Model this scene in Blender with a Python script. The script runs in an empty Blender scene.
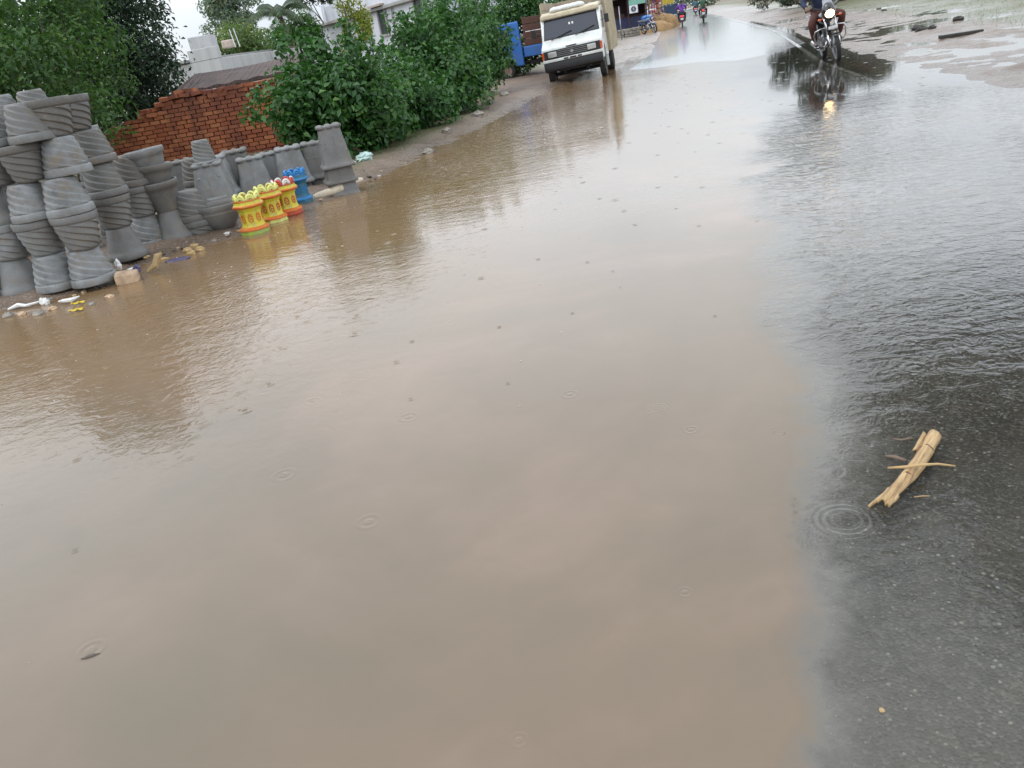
import bpy, bmesh, math, random
import numpy as np
from mathutils import Vector, Matrix, noise as mnoise
random.seed(7); rng = np.random.default_rng(7)
PI = math.pi; rad = math.radians
scene = bpy.context.scene
C = scene.collection

# ------------------------------------------------------------------ camera geometry
FPX, CAMH, ROLL = 780.0, 1.5, rad(10.0)
PITCH = math.atan(345.0/FPX)
def ray(px, py):
    x = px-512; y = py-384
    u = x*math.cos(ROLL)-y*math.sin(ROLL); v = x*math.sin(ROLL)+y*math.cos(ROLL)
    return (u, FPX*math.cos(PITCH)-v*math.sin(PITCH), -FPX*math.sin(PITCH)-v*math.cos(PITCH))
def G(px, py, z=0.0):
    """surveyed ground point"""
    a = ray(px, py); t = (z-CAMH)/a[2]
    return Vector((a[0]*t, a[1]*t, z))
def AT(px, py, Y):
    a = ray(px, py); t = Y/a[1]
    return Vector((a[0]*t, Y, CAMH+a[2]*t))

# ------------------------------------------------------------------ object helpers
def tag(o, label=None, cat=None, group=None, kind=None):
    if label: o['label'] = label
    if cat: o['category'] = cat
    if group: o['group'] = group
    if kind: o['kind'] = kind
    return o
def thing(name, label, cat, loc=(0,0,0), rotz=0.0, group=None):
    o = bpy.data.objects.new(name, None); C.objects.link(o)
    o.empty_display_size = 0.1
    o.location = loc; o.rotation_euler = (0,0,rotz)
    return tag(o, label, cat, group)
def copy_tree(o, parent=None):
    c = o.copy(); C.objects.link(c)
    if parent is not None:
        c.parent = parent
    for ch in list(o.children):
        copy_tree(ch, c)
    return c

class MB:
    """collects shapes, then links them as ONE mesh object"""
    def __init__(self): self.v = []; self.f = []
    def add(self, vs, fs):
        b = len(self.v)
        self.v += [tuple(p) for p in vs]; self.f += [tuple(b+i for i in q) for q in fs]
        return self
    def box(self, c, s, rot=None):
        vs = [Vector((sx*s[0]/2, sy*s[1]/2, sz*s[2]/2)) for sz in (-1,1) for sy in (-1,1) for sx in (-1,1)]
        if rot is not None:
            if not isinstance(rot, Matrix):
                rot = Matrix.Rotation(rot[2],3,'Z') @ Matrix.Rotation(rot[1],3,'Y') @ Matrix.Rotation(rot[0],3,'X')
            vs = [rot @ p for p in vs]
        c = Vector(c)
        return self.add([p+c for p in vs], [(0,2,3,1),(4,5,7,6),(0,1,5,4),(2,6,7,3),(0,4,6,2),(1,3,7,5)])
    def tube(self, pts, r, n=10, caps=True):
        pts = [Vector(p) for p in pts]; m = len(pts)
        if not hasattr(r, '__len__'): r = [r]*m
        vs = []; fs = []
        prev = None
        for i, p in enumerate(pts):
            t = (pts[min(i+1,m-1)]-pts[max(i-1,0)])
            t = t.normalized() if t.length > 1e-9 else Vector((0,0,1))
            if prev is None:
                a = t.orthogonal().normalized()
            else:
                a = (prev - t*prev.dot(t))
                a = a.normalized() if a.length > 1e-6 else t.orthogonal().normalized()
            prev = a; b = t.cross(a)
            for k in range(n):
                an = 2*PI*k/n
                vs.append(p + (a*math.cos(an)+b*math.sin(an))*r[i])
        for i in range(m-1):
            for k in range(n):
                k2 = (k+1) % n
                fs.append((i*n+k, i*n+k2, (i+1)*n+k2, (i+1)*n+k))
        if caps:
            fs.append(tuple(range(n-1,-1,-1))); fs.append(tuple((m-1)*n+k for k in range(n)))
        return self.add(vs, fs)
    def lathe(self, prof, n=32, mtx=None, fn=None):
        """prof: list of (r,z); fn(r,z,theta)->r"""
        vs = []; fs = []; m = len(prof)
        for i,(r,z) in enumerate(prof):
            for k in range(n):
                th = 2*PI*k/n
                rr = fn(r,z,th,i) if fn else r
                p = Vector((rr*math.cos(th), rr*math.sin(th), z))
                vs.append(mtx @ p if mtx else p)
        for i in range(m-1):
            for k in range(n):
                k2 = (k+1) % n
                fs.append((i*n+k, i*n+k2, (i+1)*n+k2, (i+1)*n+k))
        return self.add(vs, fs)
    def prism(self, prof, x0, x1):
        """prof: list of (y,z) outline, extruded along x"""
        n = len(prof)
        vs = [(x0,y,z) for y,z in prof] + [(x1,y,z) for y,z in prof]
        fs = [tuple(range(n)), tuple(range(2*n-1, n-1, -1))]
        fs += [(i, n+i, n+(i+1)%n, (i+1)%n) for i in range(n)]
        return self.add(vs, fs)
    def sphere(self, c, s, nu=16, nv=10, fn=None):
        c = Vector(c)
        if not hasattr(s,'__len__'): s = (s,s,s)
        vs = []; fs = []
        for j in range(nv+1):
            ph = -PI/2 + PI*j/nv
            for i in range(nu):
                th = 2*PI*i/nu
                d = Vector((math.cos(ph)*math.cos(th), math.cos(ph)*math.sin(th), math.sin(ph)))
                k = fn(d) if fn else 1.0
                vs.append(c + Vector((d.x*s[0], d.y*s[1], d.z*s[2]))*k)
        for j in range(nv):
            for i in range(nu):
                i2 = (i+1)%nu
                fs.append((j*nu+i, j*nu+i2, (j+1)*nu+i2, (j+1)*nu+i))
        return self.add(vs, fs)
    def mesh(self, name, mat, smooth=False):
        me = bpy.data.meshes.new(name)
        me.from_pydata([tuple(p) for p in self.v], [], self.f)
        bm = bmesh.new(); bm.from_mesh(me)
        bmesh.ops.remove_doubles(bm, verts=bm.verts, dist=1e-6)
        bmesh.ops.recalc_face_normals(bm, faces=bm.faces)
        bm.to_mesh(me); bm.free()
        me.materials.append(mat)
        if smooth: me.polygons.foreach_set('use_smooth', [True]*len(me.polygons))
        return me
    def build(self, name, mat, parent=None, smooth=False, bevel=0.0, seg=2, loc=None):
        o = bpy.data.objects.new(name, self.mesh(name, mat, smooth)); C.objects.link(o)
        if parent is not None: o.parent = parent
        if loc is not None: o.location = loc
        if bevel > 0:
            md = o.modifiers.new('bevel','BEVEL'); md.width = bevel; md.segments = seg
            md.limit_method = 'ANGLE'; md.angle_limit = rad(35)
            o.data.polygons.foreach_set('use_smooth', [True]*len(o.data.polygons))
            wn = o.modifiers.new('wn','WEIGHTED_NORMAL'); wn.keep_sharp = True
        return o
def np_mesh(name, verts, faces, mat, smooth=False):
    me = bpy.data.meshes.new(name)
    verts = np.asarray(verts, dtype=np.float32); faces = np.asarray(faces, dtype=np.int32)
    nf, k = faces.shape
    me.vertices.add(len(verts)); me.vertices.foreach_set('co', verts.ravel())
    me.loops.add(nf*k); me.loops.foreach_set('vertex_index', faces.ravel())
    me.polygons.add(nf); me.polygons.foreach_set('loop_start', np.arange(0, nf*k, k, dtype=np.int32))
    me.update(calc_edges=True); me.validate()
    if smooth: me.polygons.foreach_set('use_smooth', [True]*len(me.polygons))
    me.materials.append(mat)
    return me

# ------------------------------------------------------------------ materials
class NT:
    def __init__(self, name):
        self.m = bpy.data.materials.new(name); self.m.use_nodes = True
        self.t = self.m.node_tree; self.t.nodes.clear()
        self.out = self.n('ShaderNodeOutputMaterial')
    def n(self, typ, **kw):
        nd = self.t.nodes.new(typ)
        for k, v in kw.items():
            if k.startswith('i_'): continue
            setattr(nd, k, v)
        return nd
    def l(self, a, b): self.t.links.new(a, b); return b
    def setv(self, sock, v):
        if isinstance(v, bpy.types.NodeSocket): self.l(v, sock)
        else: sock.default_value = v
    def math(self, op, a, b=0.0, clamp=False):
        nd = self.n('ShaderNodeMath', operation=op, use_clamp=clamp)
        self.setv(nd.inputs[0], a); self.setv(nd.inputs[1], b)
        return nd.outputs[0]
    def vmath(self, op, a, b=None):
        nd = self.n('ShaderNodeVectorMath', operation=op)
        self.setv(nd.inputs[0], a)
        if b is not None: self.setv(nd.inputs[1], b)
        return nd
    def noise(self, scale, detail=4, rough=0.55, vec=None, dist=0.0):
        nd = self.n('ShaderNodeTexNoise'); nd.inputs['Scale'].default_value = scale
        nd.inputs['Detail'].default_value = detail; nd.inputs['Roughness'].default_value = rough
        nd.inputs['Distortion'].default_value = dist
        if vec is not None: self.l(vec, nd.inputs['Vector'])
        return nd.outputs['Fac']
    def ramp(self, fac, stops):
        nd = self.n('ShaderNodeValToRGB'); e = nd.color_ramp.elements
        while len(e) > len(stops): e.remove(e[-1])
        while len(e) < len(stops): e.new(0.5)
        for el, (p, c) in zip(e, stops):
            el.position = p; el.color = c if len(c) == 4 else (*c, 1)
        self.l(fac, nd.inputs[0]); return nd.outputs[0]
    def mix(self, fac, a, b, blend='MIX'):
        nd = self.n('ShaderNodeMix', data_type='RGBA', blend_type=blend)
        self.setv(nd.inputs[0], fac)
        for s, v in ((nd.inputs[6], a), (nd.inputs[7], b)):
            if isinstance(v, tuple) and len(v) == 3: v = (*v, 1)
            self.setv(s, v)
        return nd.outputs[2]
    def bump(self, h, dist=0.01, strength=1.0, normal=None):
        nd = self.n('ShaderNodeBump'); nd.inputs['Distance'].default_value = dist
        self.setv(nd.inputs['Strength'], strength); self.l(h, nd.inputs['Height'])
        if normal is not None: self.l(normal, nd.inputs['Normal'])
        return nd.outputs[0]
    def obj(self): return self.n('ShaderNodeTexCoord').outputs['Object']
    def pos(self): return self.n('ShaderNodeNewGeometry').outputs['Position']
    def rnd(self): return self.n('ShaderNodeObjectInfo').outputs['Random']
    def island(self): return self.n('ShaderNodeNewGeometry').outputs['Random Per Island']
    def principled(self, color, rough=0.5, metal=0.0, normal=None, coat=0.0, spec=0.5, trans=None):
        p = self.n('ShaderNodeBsdfPrincipled')
        if isinstance(color, tuple) and len(color) == 3: color = (*color, 1)
        self.setv(p.inputs['Base Color'], color); self.setv(p.inputs['Roughness'], rough)
        p.inputs['Metallic'].default_value = metal
        p.inputs['Coat Weight'].default_value = coat; p.inputs['Coat Roughness'].default_value = 0.08
        p.inputs['Specular IOR Level'].default_value = spec
        if normal is not None: self.l(normal, p.inputs['Normal'])
        return p
    def done(self, shader):
        self.l(shader.outputs[0] if hasattr(shader, 'outputs') else shader, self.out.inputs[0]); return self.m

def m_paint(name, col, rough=0.35, coat=0.3, dirt=(0.16,0.11,0.07), amount=0.35, scale=3.0, metal=0.0):
    """painted or moulded surface with wear, stains and dust"""
    t = NT(name); v = t.obj()
    a = t.noise(scale, 6, 0.65, v); b = t.noise(scale*9, 3, 0.6, v)
    k = t.math('MULTIPLY', t.ramp(a, [(0.42,(0,0,0)),(0.72,(1,1,1))]), amount)
    c = t.mix(k, col, dirt)
    c = t.mix(t.math('MULTIPLY', b, 0.18), c, (0.02,0.02,0.02))
    r = t.math('ADD', t.math('MULTIPLY', a, 0.3), rough-0.12)
    return t.done(t.principled(c, r, metal, t.bump(b, 0.0015, 0.4), coat))
def m_plain(name, col, rough=0.5, metal=0.0, var=0.25, scale=8.0, coat=0.0, bump=0.002):
    t = NT(name); v = t.obj()
    a = t.noise(scale, 5, 0.6, v)
    lo = tuple(c*(1-var) for c in col); hi = tuple(min(1,c*(1+var)) for c in col)
    c = t.ramp(a, [(0.3, lo),(0.7, hi)])
    return t.done(t.principled(c, rough, metal, t.bump(a, bump, 0.5), coat))
def m_emit(name, col, s):
    t = NT(name); e = t.n('ShaderNodeEmission'); e.inputs[0].default_value = (*col,1); e.inputs[1].default_value = s
    return t.done(e)

def m_concrete(name, base=(0.215,0.224,0.226)):
    t = NT(name); v = t.obj(); r = t.rnd()
    off = t.vmath('ADD', v, None); cmb = t.n('ShaderNodeCombineXYZ')
    t.l(t.math('MULTIPLY', r, 37.0), cmb.inputs[0]); t.l(t.math('MULTIPLY', r, 91.0), cmb.inputs[1])
    t.l(cmb.outputs[0], off.inputs[1]); v2 = off.outputs[0]
    a = t.noise(5, 6, 0.65, v2); b = t.noise(60, 3, 0.6, v2); d = t.noise(2.2, 4, 0.6, v2, 0.6)
    lo = tuple(c*0.5 for c in base); hi = tuple(c*1.3 for c in base)
    c = t.ramp(a, [(0.28, lo),(0.55, base),(0.8, hi)])
    c = t.mix(t.ramp(d, [(0.48,(0,0,0)),(0.70,(0.8,0.8,0.8))]), c, (0.12,0.105,0.085))   # rain and mud stains
    c = t.mix(t.ramp(r, [(0.25,(0,0,0)),(0.9,(0.85,0.85,0.85))]), c, (0.10,0.092,0.082))       # wet or older casts
    c = t.mix(t.ramp(b, [(0.62,(0,0,0)),(0.75,(0.35,0.35,0.35))]), c, (0.42,0.43,0.42))
    so_ = t.noise(7.5, 5, 0.7, v2, 1.0)
    c = t.mix(t.ramp(so_, [(0.54,(0,0,0)),(0.70,(0.75,0.75,0.75))]), c, (0.19,0.15,0.10))   # splashed soil
    rr = t.math('ADD', t.math('MULTIPLY', a, 0.4), 0.36)
    return t.done(t.principled(c, rr, 0, t.bump(t.math('ADD', b, t.math('MULTIPLY', a, 2.0)), 0.004, 0.6)))
def m_leaf(name, dark, light, gloss=0.4, trans=0.35):
    t = NT(name); r = t.island()
    a = t.noise(0.9, 3, 0.5, t.pos())
    hi = (light[0]*1.9, light[1]*1.35, light[2]*1.1)
    c = t.ramp(t.math('ADD', t.math('MULTIPLY', r, 0.7), t.math('MULTIPLY', a, 0.4)), [(0.12,dark),(0.75,light),(0.92,hi)])
    p = t.principled(c, gloss, spec=0.4)
    tr = t.n('ShaderNodeBsdfTranslucent'); t.l(t.mix(0.5, c, (light[0]*1.3, light[1]*1.5, light[2]*0.5)), tr.inputs[0])
    mx = t.n('ShaderNodeMixShader'); mx.inputs[0].default_value = trans
    t.l(p.outputs[0], mx.inputs[1]); t.l(tr.outputs[0], mx.inputs[2])
    return t.done(mx)

CONC = m_concrete('cast_cement')
LEAF_BUSH = m_leaf('leaf_bush', (0.012,0.045,0.012), (0.055,0.155,0.036), 0.4, 0.3)
LEAF_MID = m_leaf('leaf_mid', (0.016,0.048,0.014), (0.062,0.135,0.032), 0.55)
LEAF_DARK = m_leaf('leaf_dark', (0.007,0.02,0.012), (0.025,0.055,0.025), 0.5, 0.2)
LEAF_FAR = m_leaf('leaf_far', (0.08,0.125,0.095), (0.16,0.22,0.16), 0.6)  # paled and greyed, so the haze of distance sits in the leaf colour
LEAF_LIGHT = m_leaf('leaf_light', (0.06,0.11,0.04), (0.15,0.22,0.08), 0.6)
LEAF_YELLOW = m_leaf('leaf_yellow', (0.12,0.17,0.02), (0.26,0.3,0.04), 0.5)
LEAF_PALM = m_leaf('leaf_palm', (0.025,0.05,0.03), (0.07,0.11,0.06), 0.5)
LEAF_WEED = m_leaf('leaf_weed', (0.04,0.075,0.02), (0.11,0.16,0.05), 0.55)
BARK = m_plain('bark', (0.12,0.095,0.07), 0.9, var=0.5, scale=7, bump=0.02)

# ------------------------------------------------------------------ terrain
def smooth(a, b, x):
    t = np.clip((x-a)/(b-a), 0, 1); return t*t*(3-2*t)
shore_px = [(-260,420),(-120,362),(-50,330),(0,313),(60,300),(110,286),(150,264),(200,245),(240,236),(300,212),(345,193),(372,180),(420,158),(450,142),(482,127),(530,101),(552,88),(590,74),(612,64),(640,57)]
shore = [G(*p) for p in shore_px]
sh_y = np.array([p.y for p in shore]); sh_x = np.array([p.x for p in shore])
o_ = np.argsort(sh_y); sh_y = sh_y[o_]; sh_x = sh_x[o_]
road_l = [(-0.9,-6),(-0.9,0),(0.9,8)] + [tuple(G(*p)[:2]) for p in ((622,75),(651,55))]
d0 = Vector((0.262,1.0)).normalized()
pl = Vector(road_l[-1]); road_l += [tuple(pl+d0*k) for k in (50,400)]
road_r = [(4.5,-6),(4.4,0)] + [tuple(G(*p)[:2]) for p in ((1023,105),(985,98),(945,92),(835,58),(781,30))]
pr = Vector(road_r[-1]); road_r += [tuple(pr+d0*k) for k in (50,400)]
rl = np.array(road_l); rr_ = np.array(road_r)
def RL(y): return np.interp(y, rl[:,1], rl[:,0])
def RR(y): return np.interp(y, rr_[:,1], rr_[:,0])
edge_px = [(822,800),(818,700),(806,560),(800,470),(785,400),(768,300),(752,200),(742,130),(735,100),(720,70)]   # where the silt thins out over the asphalt
ed = [G(*p) for p in edge_px]
ed_y = np.array([-4]+[p.y for p in ed]+[60]); ed_x = np.array([ed[0].x]+[p.x for p in ed]+[ed[-1].x+9])
def fbm(x, y, s, o=4, off=0.0):
    out = np.empty(x.shape); xf = x.ravel(); yf = y.ravel(); of = out.ravel()
    for i in range(len(xf)):
        a = 0.0; amp = 1.0; q = s
        for k in range(o):
            a += amp*mnoise.noise((xf[i]*q+off, yf[i]*q-off, k*7.3)); amp *= 0.5; q *= 2.1
        of[i] = a
    return of.reshape(x.shape)
def road_z(x, y):
    L = RL(y); R = RR(y); t = np.clip((x-L)/(R-L), -0.3, 1.3)
    fl = 1-smooth(14, 27, y)                                   # how far the dip in the road holds water
    cross = 0.02*(1-np.abs(2*t-1)**2)
    deep = -0.034 - 0.06*(1-smooth(-0.5, 0.7, x-np.interp(y, ed_y, ed_x)))
    return fl*deep + (1-fl)*(0.012+cross+0.0012*np.clip(y-30,0,400)*0) 
def height(x, y, fine=True):
    L = RL(y); R = RR(y)
    S = np.interp(y, sh_y, sh_x)
    n1 = fbm(x, y, 0.35, 3, 3.1); n2 = fbm(x, y, 1.6, 3, 9.7)
    d = (S-x)*0.92 + 0.18*n2*np.clip(y/8,0.5,1)                # >0 on the left bank
    land = np.where(d > 0, 0.10*smooth(0,0.7,d)+0.10*smooth(1,5,d)+0.04*n1+0.018*n2*smooth(0,0.5,d), -0.12*smooth(0,1.6,-d)-0.004)
    base = land
    # left shoulder between bank and road further away
    rz = road_z(x, y)
    inroad = smooth(-0.6, 0.1, x-L)
    z = land*(1-inroad)+rz*inroad
    far = smooth(26, 34, y)
    shoulder = 0.012 + 0.05*n2 + 0.03*n1 + 0.12*smooth(1.0,6.0,L-x)
    z = np.where((x < L) & (y > 26), (1-far)*z + far*shoulder, z)
    # right shoulder: churned mud with puddles
    e = x-R
    mud = 0.008 + 0.045*n2*smooth(0.2,1.2,e) + 0.055*n1*smooth(0.3,2,e) + 0.16*smooth(4.5,9,e) + 0.05*smooth(9,16,e)
    w = smooth(-0.1, 0.8, e)
    z = z*(1-w) + mud*w
    return z
def hz(x, y): return float(height(np.array([[x]]), np.array([[y]]))[0,0])

def axis(parts):
    a = np.concatenate([np.arange(p, q, s) for p, q, s in parts]); return a
gx = axis([(-420,-60,30),(-60,-18,4),(-18,-8,0.8),(-8,12,0.13),(12,24,0.35),(24,60,3),(60,430,30)])
gy = axis([(-60,-6,6),(-6,0,0.6),(0,28,0.14),(28,50,0.35),(50,90,2),(90,560,20)])
XX, YY = np.meshgrid(gx, gy)
ZZ = height(XX, YY)
inr = (XX > RL(YY)-0.05) & (XX < RR(YY)+0.25)
ZG = np.where(inr, np.minimum(ZZ-0.03, road_z(XX,YY)-0.03), ZZ)
nx, ny = len(gx), len(gy)
idx = np.arange(nx*ny).reshape(ny, nx)
quads = np.stack([idx[:-1,:-1],idx[:-1,1:],idx[1:,1:],idx[1:,:-1]], -1).reshape(-1,4)

def m_ground():
    t = NT('wet_mud'); p = t.pos()
    a = t.noise(0.55, 6, 0.6, p); b = t.noise(5, 6, 0.65, p); c = t.noise(38, 4, 0.6, p)
    col = t.ramp(a, [(0.32,(0.135,0.092,0.062)),(0.5,(0.195,0.138,0.10)),(0.7,(0.25,0.185,0.145))])
    col = t.mix(t.math('MULTIPLY', b, 0.5), col, (0.15,0.105,0.075))
    col = t.mix(t.ramp(c, [(0.56,(0,0,0)),(0.66,(0.75,0.75,0.75))]), col, (0.42,0.37,0.32))
    d_ = t.noise(14, 3, 0.7, p)
    col = t.mix(t.ramp(d_, [(0.58,(0,0,0)),(0.68,(0.7,0.7,0.7))]), col, (0.09,0.07,0.05))
    at = t.n('ShaderNodeAttribute'); at.attribute_name = 'green'
    g = t.math('MULTIPLY', at.outputs['Fac'], t.ramp(b, [(0.33,(0,0,0)),(0.52,(1,1,1))]))
    col = t.mix(t.math('MULTIPLY', g, 0.88), col, (0.095,0.125,0.035))
    sx = t.n('ShaderNodeSeparateXYZ'); t.l(p, sx.inputs[0])
    wet = t.math('SUBTRACT', 1.0, t.math('MULTIPLY', t.math('ADD', sx.outputs[2], -0.0), 7.0, True), True)
    wet = t.math('MULTIPLY', wet, t.ramp(b, [(0.3,(0.5,0.5,0.5)),(0.6,(1,1,1))]))
    col = t.mix(t.math('MULTIPLY', wet, 0.4), col, (0.10,0.072,0.05))
    rough = t.math('SUBTRACT', 0.78, t.math('MULTIPLY', wet, 0.64))
    h = t.math('ADD', t.math('MULTIPLY', b, 1.0), t.math('MULTIPLY', c, 0.35))
    return t.done(t.principled(col, rough, 0, t.bump(h, 0.06, 0.8)))
gme = np_mesh('ground', np.stack([XX,YY,ZG],-1).reshape(-1,3), quads, m_ground(), True)
S_ = np.interp(YY, sh_y, sh_x); e_ = XX-RR(YY)
green = smooth(3.4,4.4,e_)*(1-smooth(7,10,e_))*smooth(12,17,YY) + 0.8*smooth(0.4,1.0,S_-XX)*(1-smooth(1.2,2.2,S_-XX))*smooth(10.5,11.5,YY)*(1-smooth(17,19,YY)) + smooth(2,8,S_-XX)*0.6 + smooth(14,30,e_)*0.7 + smooth(2,4,RL(YY)-XX)*(1-smooth(6,8,RL(YY)-XX))*smooth(30,34,YY)*0.8
at = gme.attributes.new('green','FLOAT','POINT'); at.data.foreach_set('value', np.clip(green,0,1).astype(np.float32).ravel())
ground = bpy.data.objects.new('ground', gme); C.objects.link(ground); tag(ground, kind='structure', label='brown wet mud ground along both sides of the flooded road')

# ------------------------------------------------------------------ road
def m_asphalt():
    t = NT('wet_asphalt'); p = t.pos()
    a = t.noise(0.8, 5, 0.6, p); b = t.noise(9, 5, 0.6, p)
    vo = t.n('ShaderNodeTexVoronoi'); vo.inputs['Scale'].default_value = 120; t.l(p, vo.inputs['Vector'])
    vo2 = t.n('ShaderNodeTexVoronoi'); vo2.inputs['Scale'].default_value = 65; t.l(p, vo2.inputs['Vector'])
    sep = t.n('ShaderNodeSeparateColor'); t.l(vo.outputs['Color'], sep.inputs[0])
    sep2 = t.n('ShaderNodeSeparateColor'); t.l(vo2.outputs['Color'], sep2.inputs[0])
    col = t.ramp(a, [(0.3,(0.055,0.055,0.051)),(0.7,(0.095,0.092,0.083))])
    col = t.mix(t.ramp(sep.outputs[0], [(0.55,(0,0,0)),(0.95,(0.8,0.8,0.8))]), col, (0.17,0.168,0.16))
    col = t.mix(t.ramp(sep.outputs[1], [(0.6,(0,0,0)),(0.9,(0.7,0.7,0.7))]), col, (0.045,0.045,0.044))
    big = t.math('MULTIPLY', t.math('GREATER_THAN', sep2.outputs[0], 0.80), t.math('LESS_THAN', vo2.outputs['Distance'], t.math('MULTIPLY', sep2.outputs[1], 0.38)))
    col = t.mix(t.math('MULTIPLY', big, 0.8), col, (0.36,0.35,0.33))  # pale stone chips, their bright colour also standing in for wet glints
    col = t.mix(t.ramp(b, [(0.5,(0,0,0)),(0.75,(0.3,0.3,0.3))]), col, (0.17,0.14,0.11))
    h = t.math('SUBTRACT', t.math('MULTIPLY', b, 0.3), vo.outputs['Distance'])
    sx = t.n('ShaderNodeSeparateXYZ'); t.l(p, sx.inputs[0])
    rough = t.math('ADD', t.math('MULTIPLY', a, 0.22), 0.07)
    return t.done(t.principled(col, rough, 0, t.bump(h, 0.003, 0.35), coat=0.6))
ry = axis([(-6,0,0.5),(0,30,0.2),(30,60,0.5),(60,420,12)])
tt = np.linspace(0,1,46)
RXX = RL(ry)[:,None]*(1-tt)[None,:] + RR(ry)[:,None]*tt[None,:]
RYY = np.repeat(ry[:,None], 46, 1)
RZZ = road_z(RXX, RYY)
ridx = np.arange(RXX.size).reshape(RXX.shape)
rq = np.stack([ridx[:-1,:-1],ridx[:-1,1:],ridx[1:,1:],ridx[1:,:-1]],-1).reshape(-1,4)
ASPH = m_asphalt()
road = bpy.data.objects.new('road', np_mesh('road', np.stack([RXX,RYY,RZZ],-1).reshape(-1,3), rq, ASPH, True))
C.objects.link(road); tag(road, kind='structure', label='wet grey asphalt road running away under the flood water')
# worn white edge line on the right
t_ = NT('worn_line'); wv = t_.noise(7, 5, 0.7, t_.pos())
lp = t_.principled((0.40,0.40,0.38), 0.4); tr_ = t_.n('ShaderNodeBsdfTransparent'); mx_ = t_.n('ShaderNodeMixShader')
t_.l(t_.ramp(wv, [(0.40,(0,0,0)),(0.52,(1,1,1))]), mx_.inputs[0]); t_.l(tr_.outputs[0], mx_.inputs[1]); t_.l(lp.outputs[0], mx_.inputs[2])
LINE = t_.done(mx_)
ly = axis([(2,30,0.3),(30,60,1),(60,200,10)])
lx = RR(ly)-0.28
ok = []
lv = np.stack([np.stack([lx-0.05,ly,road_z(lx-0.05,ly)+0.004],-1), np.stack([lx+0.05,ly,road_z(lx+0.05,ly)+0.004],-1)],1).reshape(-1,3)
lf = np.array([(2*i,2*i+1,2*i+3,2*i+2) for i in range(len(ly)-1)])
line = bpy.data.objects.new('road_edge_line', np_mesh('road_edge_line', lv, lf, LINE)); C.objects.link(line)
tag(line, kind='structure', label='worn white edge line painted along the right of the road')

# ------------------------------------------------------------------ flood water
wx = axis([(-40,-8,0.8),(-8,-2,0.15),(-2,4,0.06),(4,14,0.16),(14,22,0.4)])
wy = axis([(-6,0.6,0.3),(0.6,8,0.07),(8,28,0.16),(28,48,0.4)])
WX, WY = np.meshgrid(wx, wy)
WZ = height(WX, WY)
depth = -WZ
widx = np.arange(WX.size).reshape(WX.shape)
wq = np.stack([widx[:-1,:-1],widx[:-1,1:],widx[1:,1:],widx[1:,:-1]],-1).reshape(-1,4)
keep = depth.ravel()[wq].max(1) > -0.012
wq = wq[keep]
eb = np.interp(WY, ed_y, ed_x)
nn = fbm(WX, WY, 0.9, 3, 21.0)
q = WX-eb+0.17*nn*np.clip(WY/2.5,0.5,3)+0.05*fbm(WX,WY,4.0,2,77.0)
wid = 0.085+0.06*np.clip(WY-1,0,12)
silt = 1-smooth(-0.5,1.0,q/wid*0.5)
far_s = smooth(9, 20, WY)
silt = np.clip(silt + 0.12*smooth(0.03,0.06,depth), 0, 1)
rs = smooth(0.0,1.5,WX-RR(WY)+0.4)
silt = np.maximum(silt, 0.75*rs)
silt = np.maximum(silt, 0.03+0.62*smooth(2.9,4.8,WY)*(1-smooth(8.6,10.8,WY))+0.12*nn)
silt = np.clip(silt,0,0.985)
S_w = np.interp(WY, sh_y, sh_x)
left = 1-smooth(0.3, 2.6, WX-S_w)
right = smooth(-0.1,0.35,q)*(1-smooth(8.5,11.5,WY))
patch = np.clip(0.5+0.9*fbm(WX,WY,0.45,2,40.0),0,1)
nearsmooth = smooth(0.6,3.2,WY)
brown = np.clip(1.0-smooth(1.5,7.0,WX-S_w)+0.25*nn,0,1)*smooth(2.5,5.5,WY)
lz = np.exp(-((WX+2.3)/1.5)**2-((WY-5.3)/1.7)**2)
lband = (1-smooth(1.5,4.5,WX-S_w))*smooth(6,9,WY)
chop = 0.05 + 1.15*lz*(0.35+0.65*patch) + 0.75*lband*(0.4+0.6*patch) + 0.15*left*nearsmooth*(0.45+0.55*patch) + 1.9*right*(0.35+0.65*patch)*(0.22+0.78*smooth(2.0,3.6,WY)) + 0.16*smooth(4,8,WY)*patch + 0.07*smooth(9,14,WY)
chop = chop*(1-0.8*smooth(9.3,11.3,WY)*(1-lband))
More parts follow.
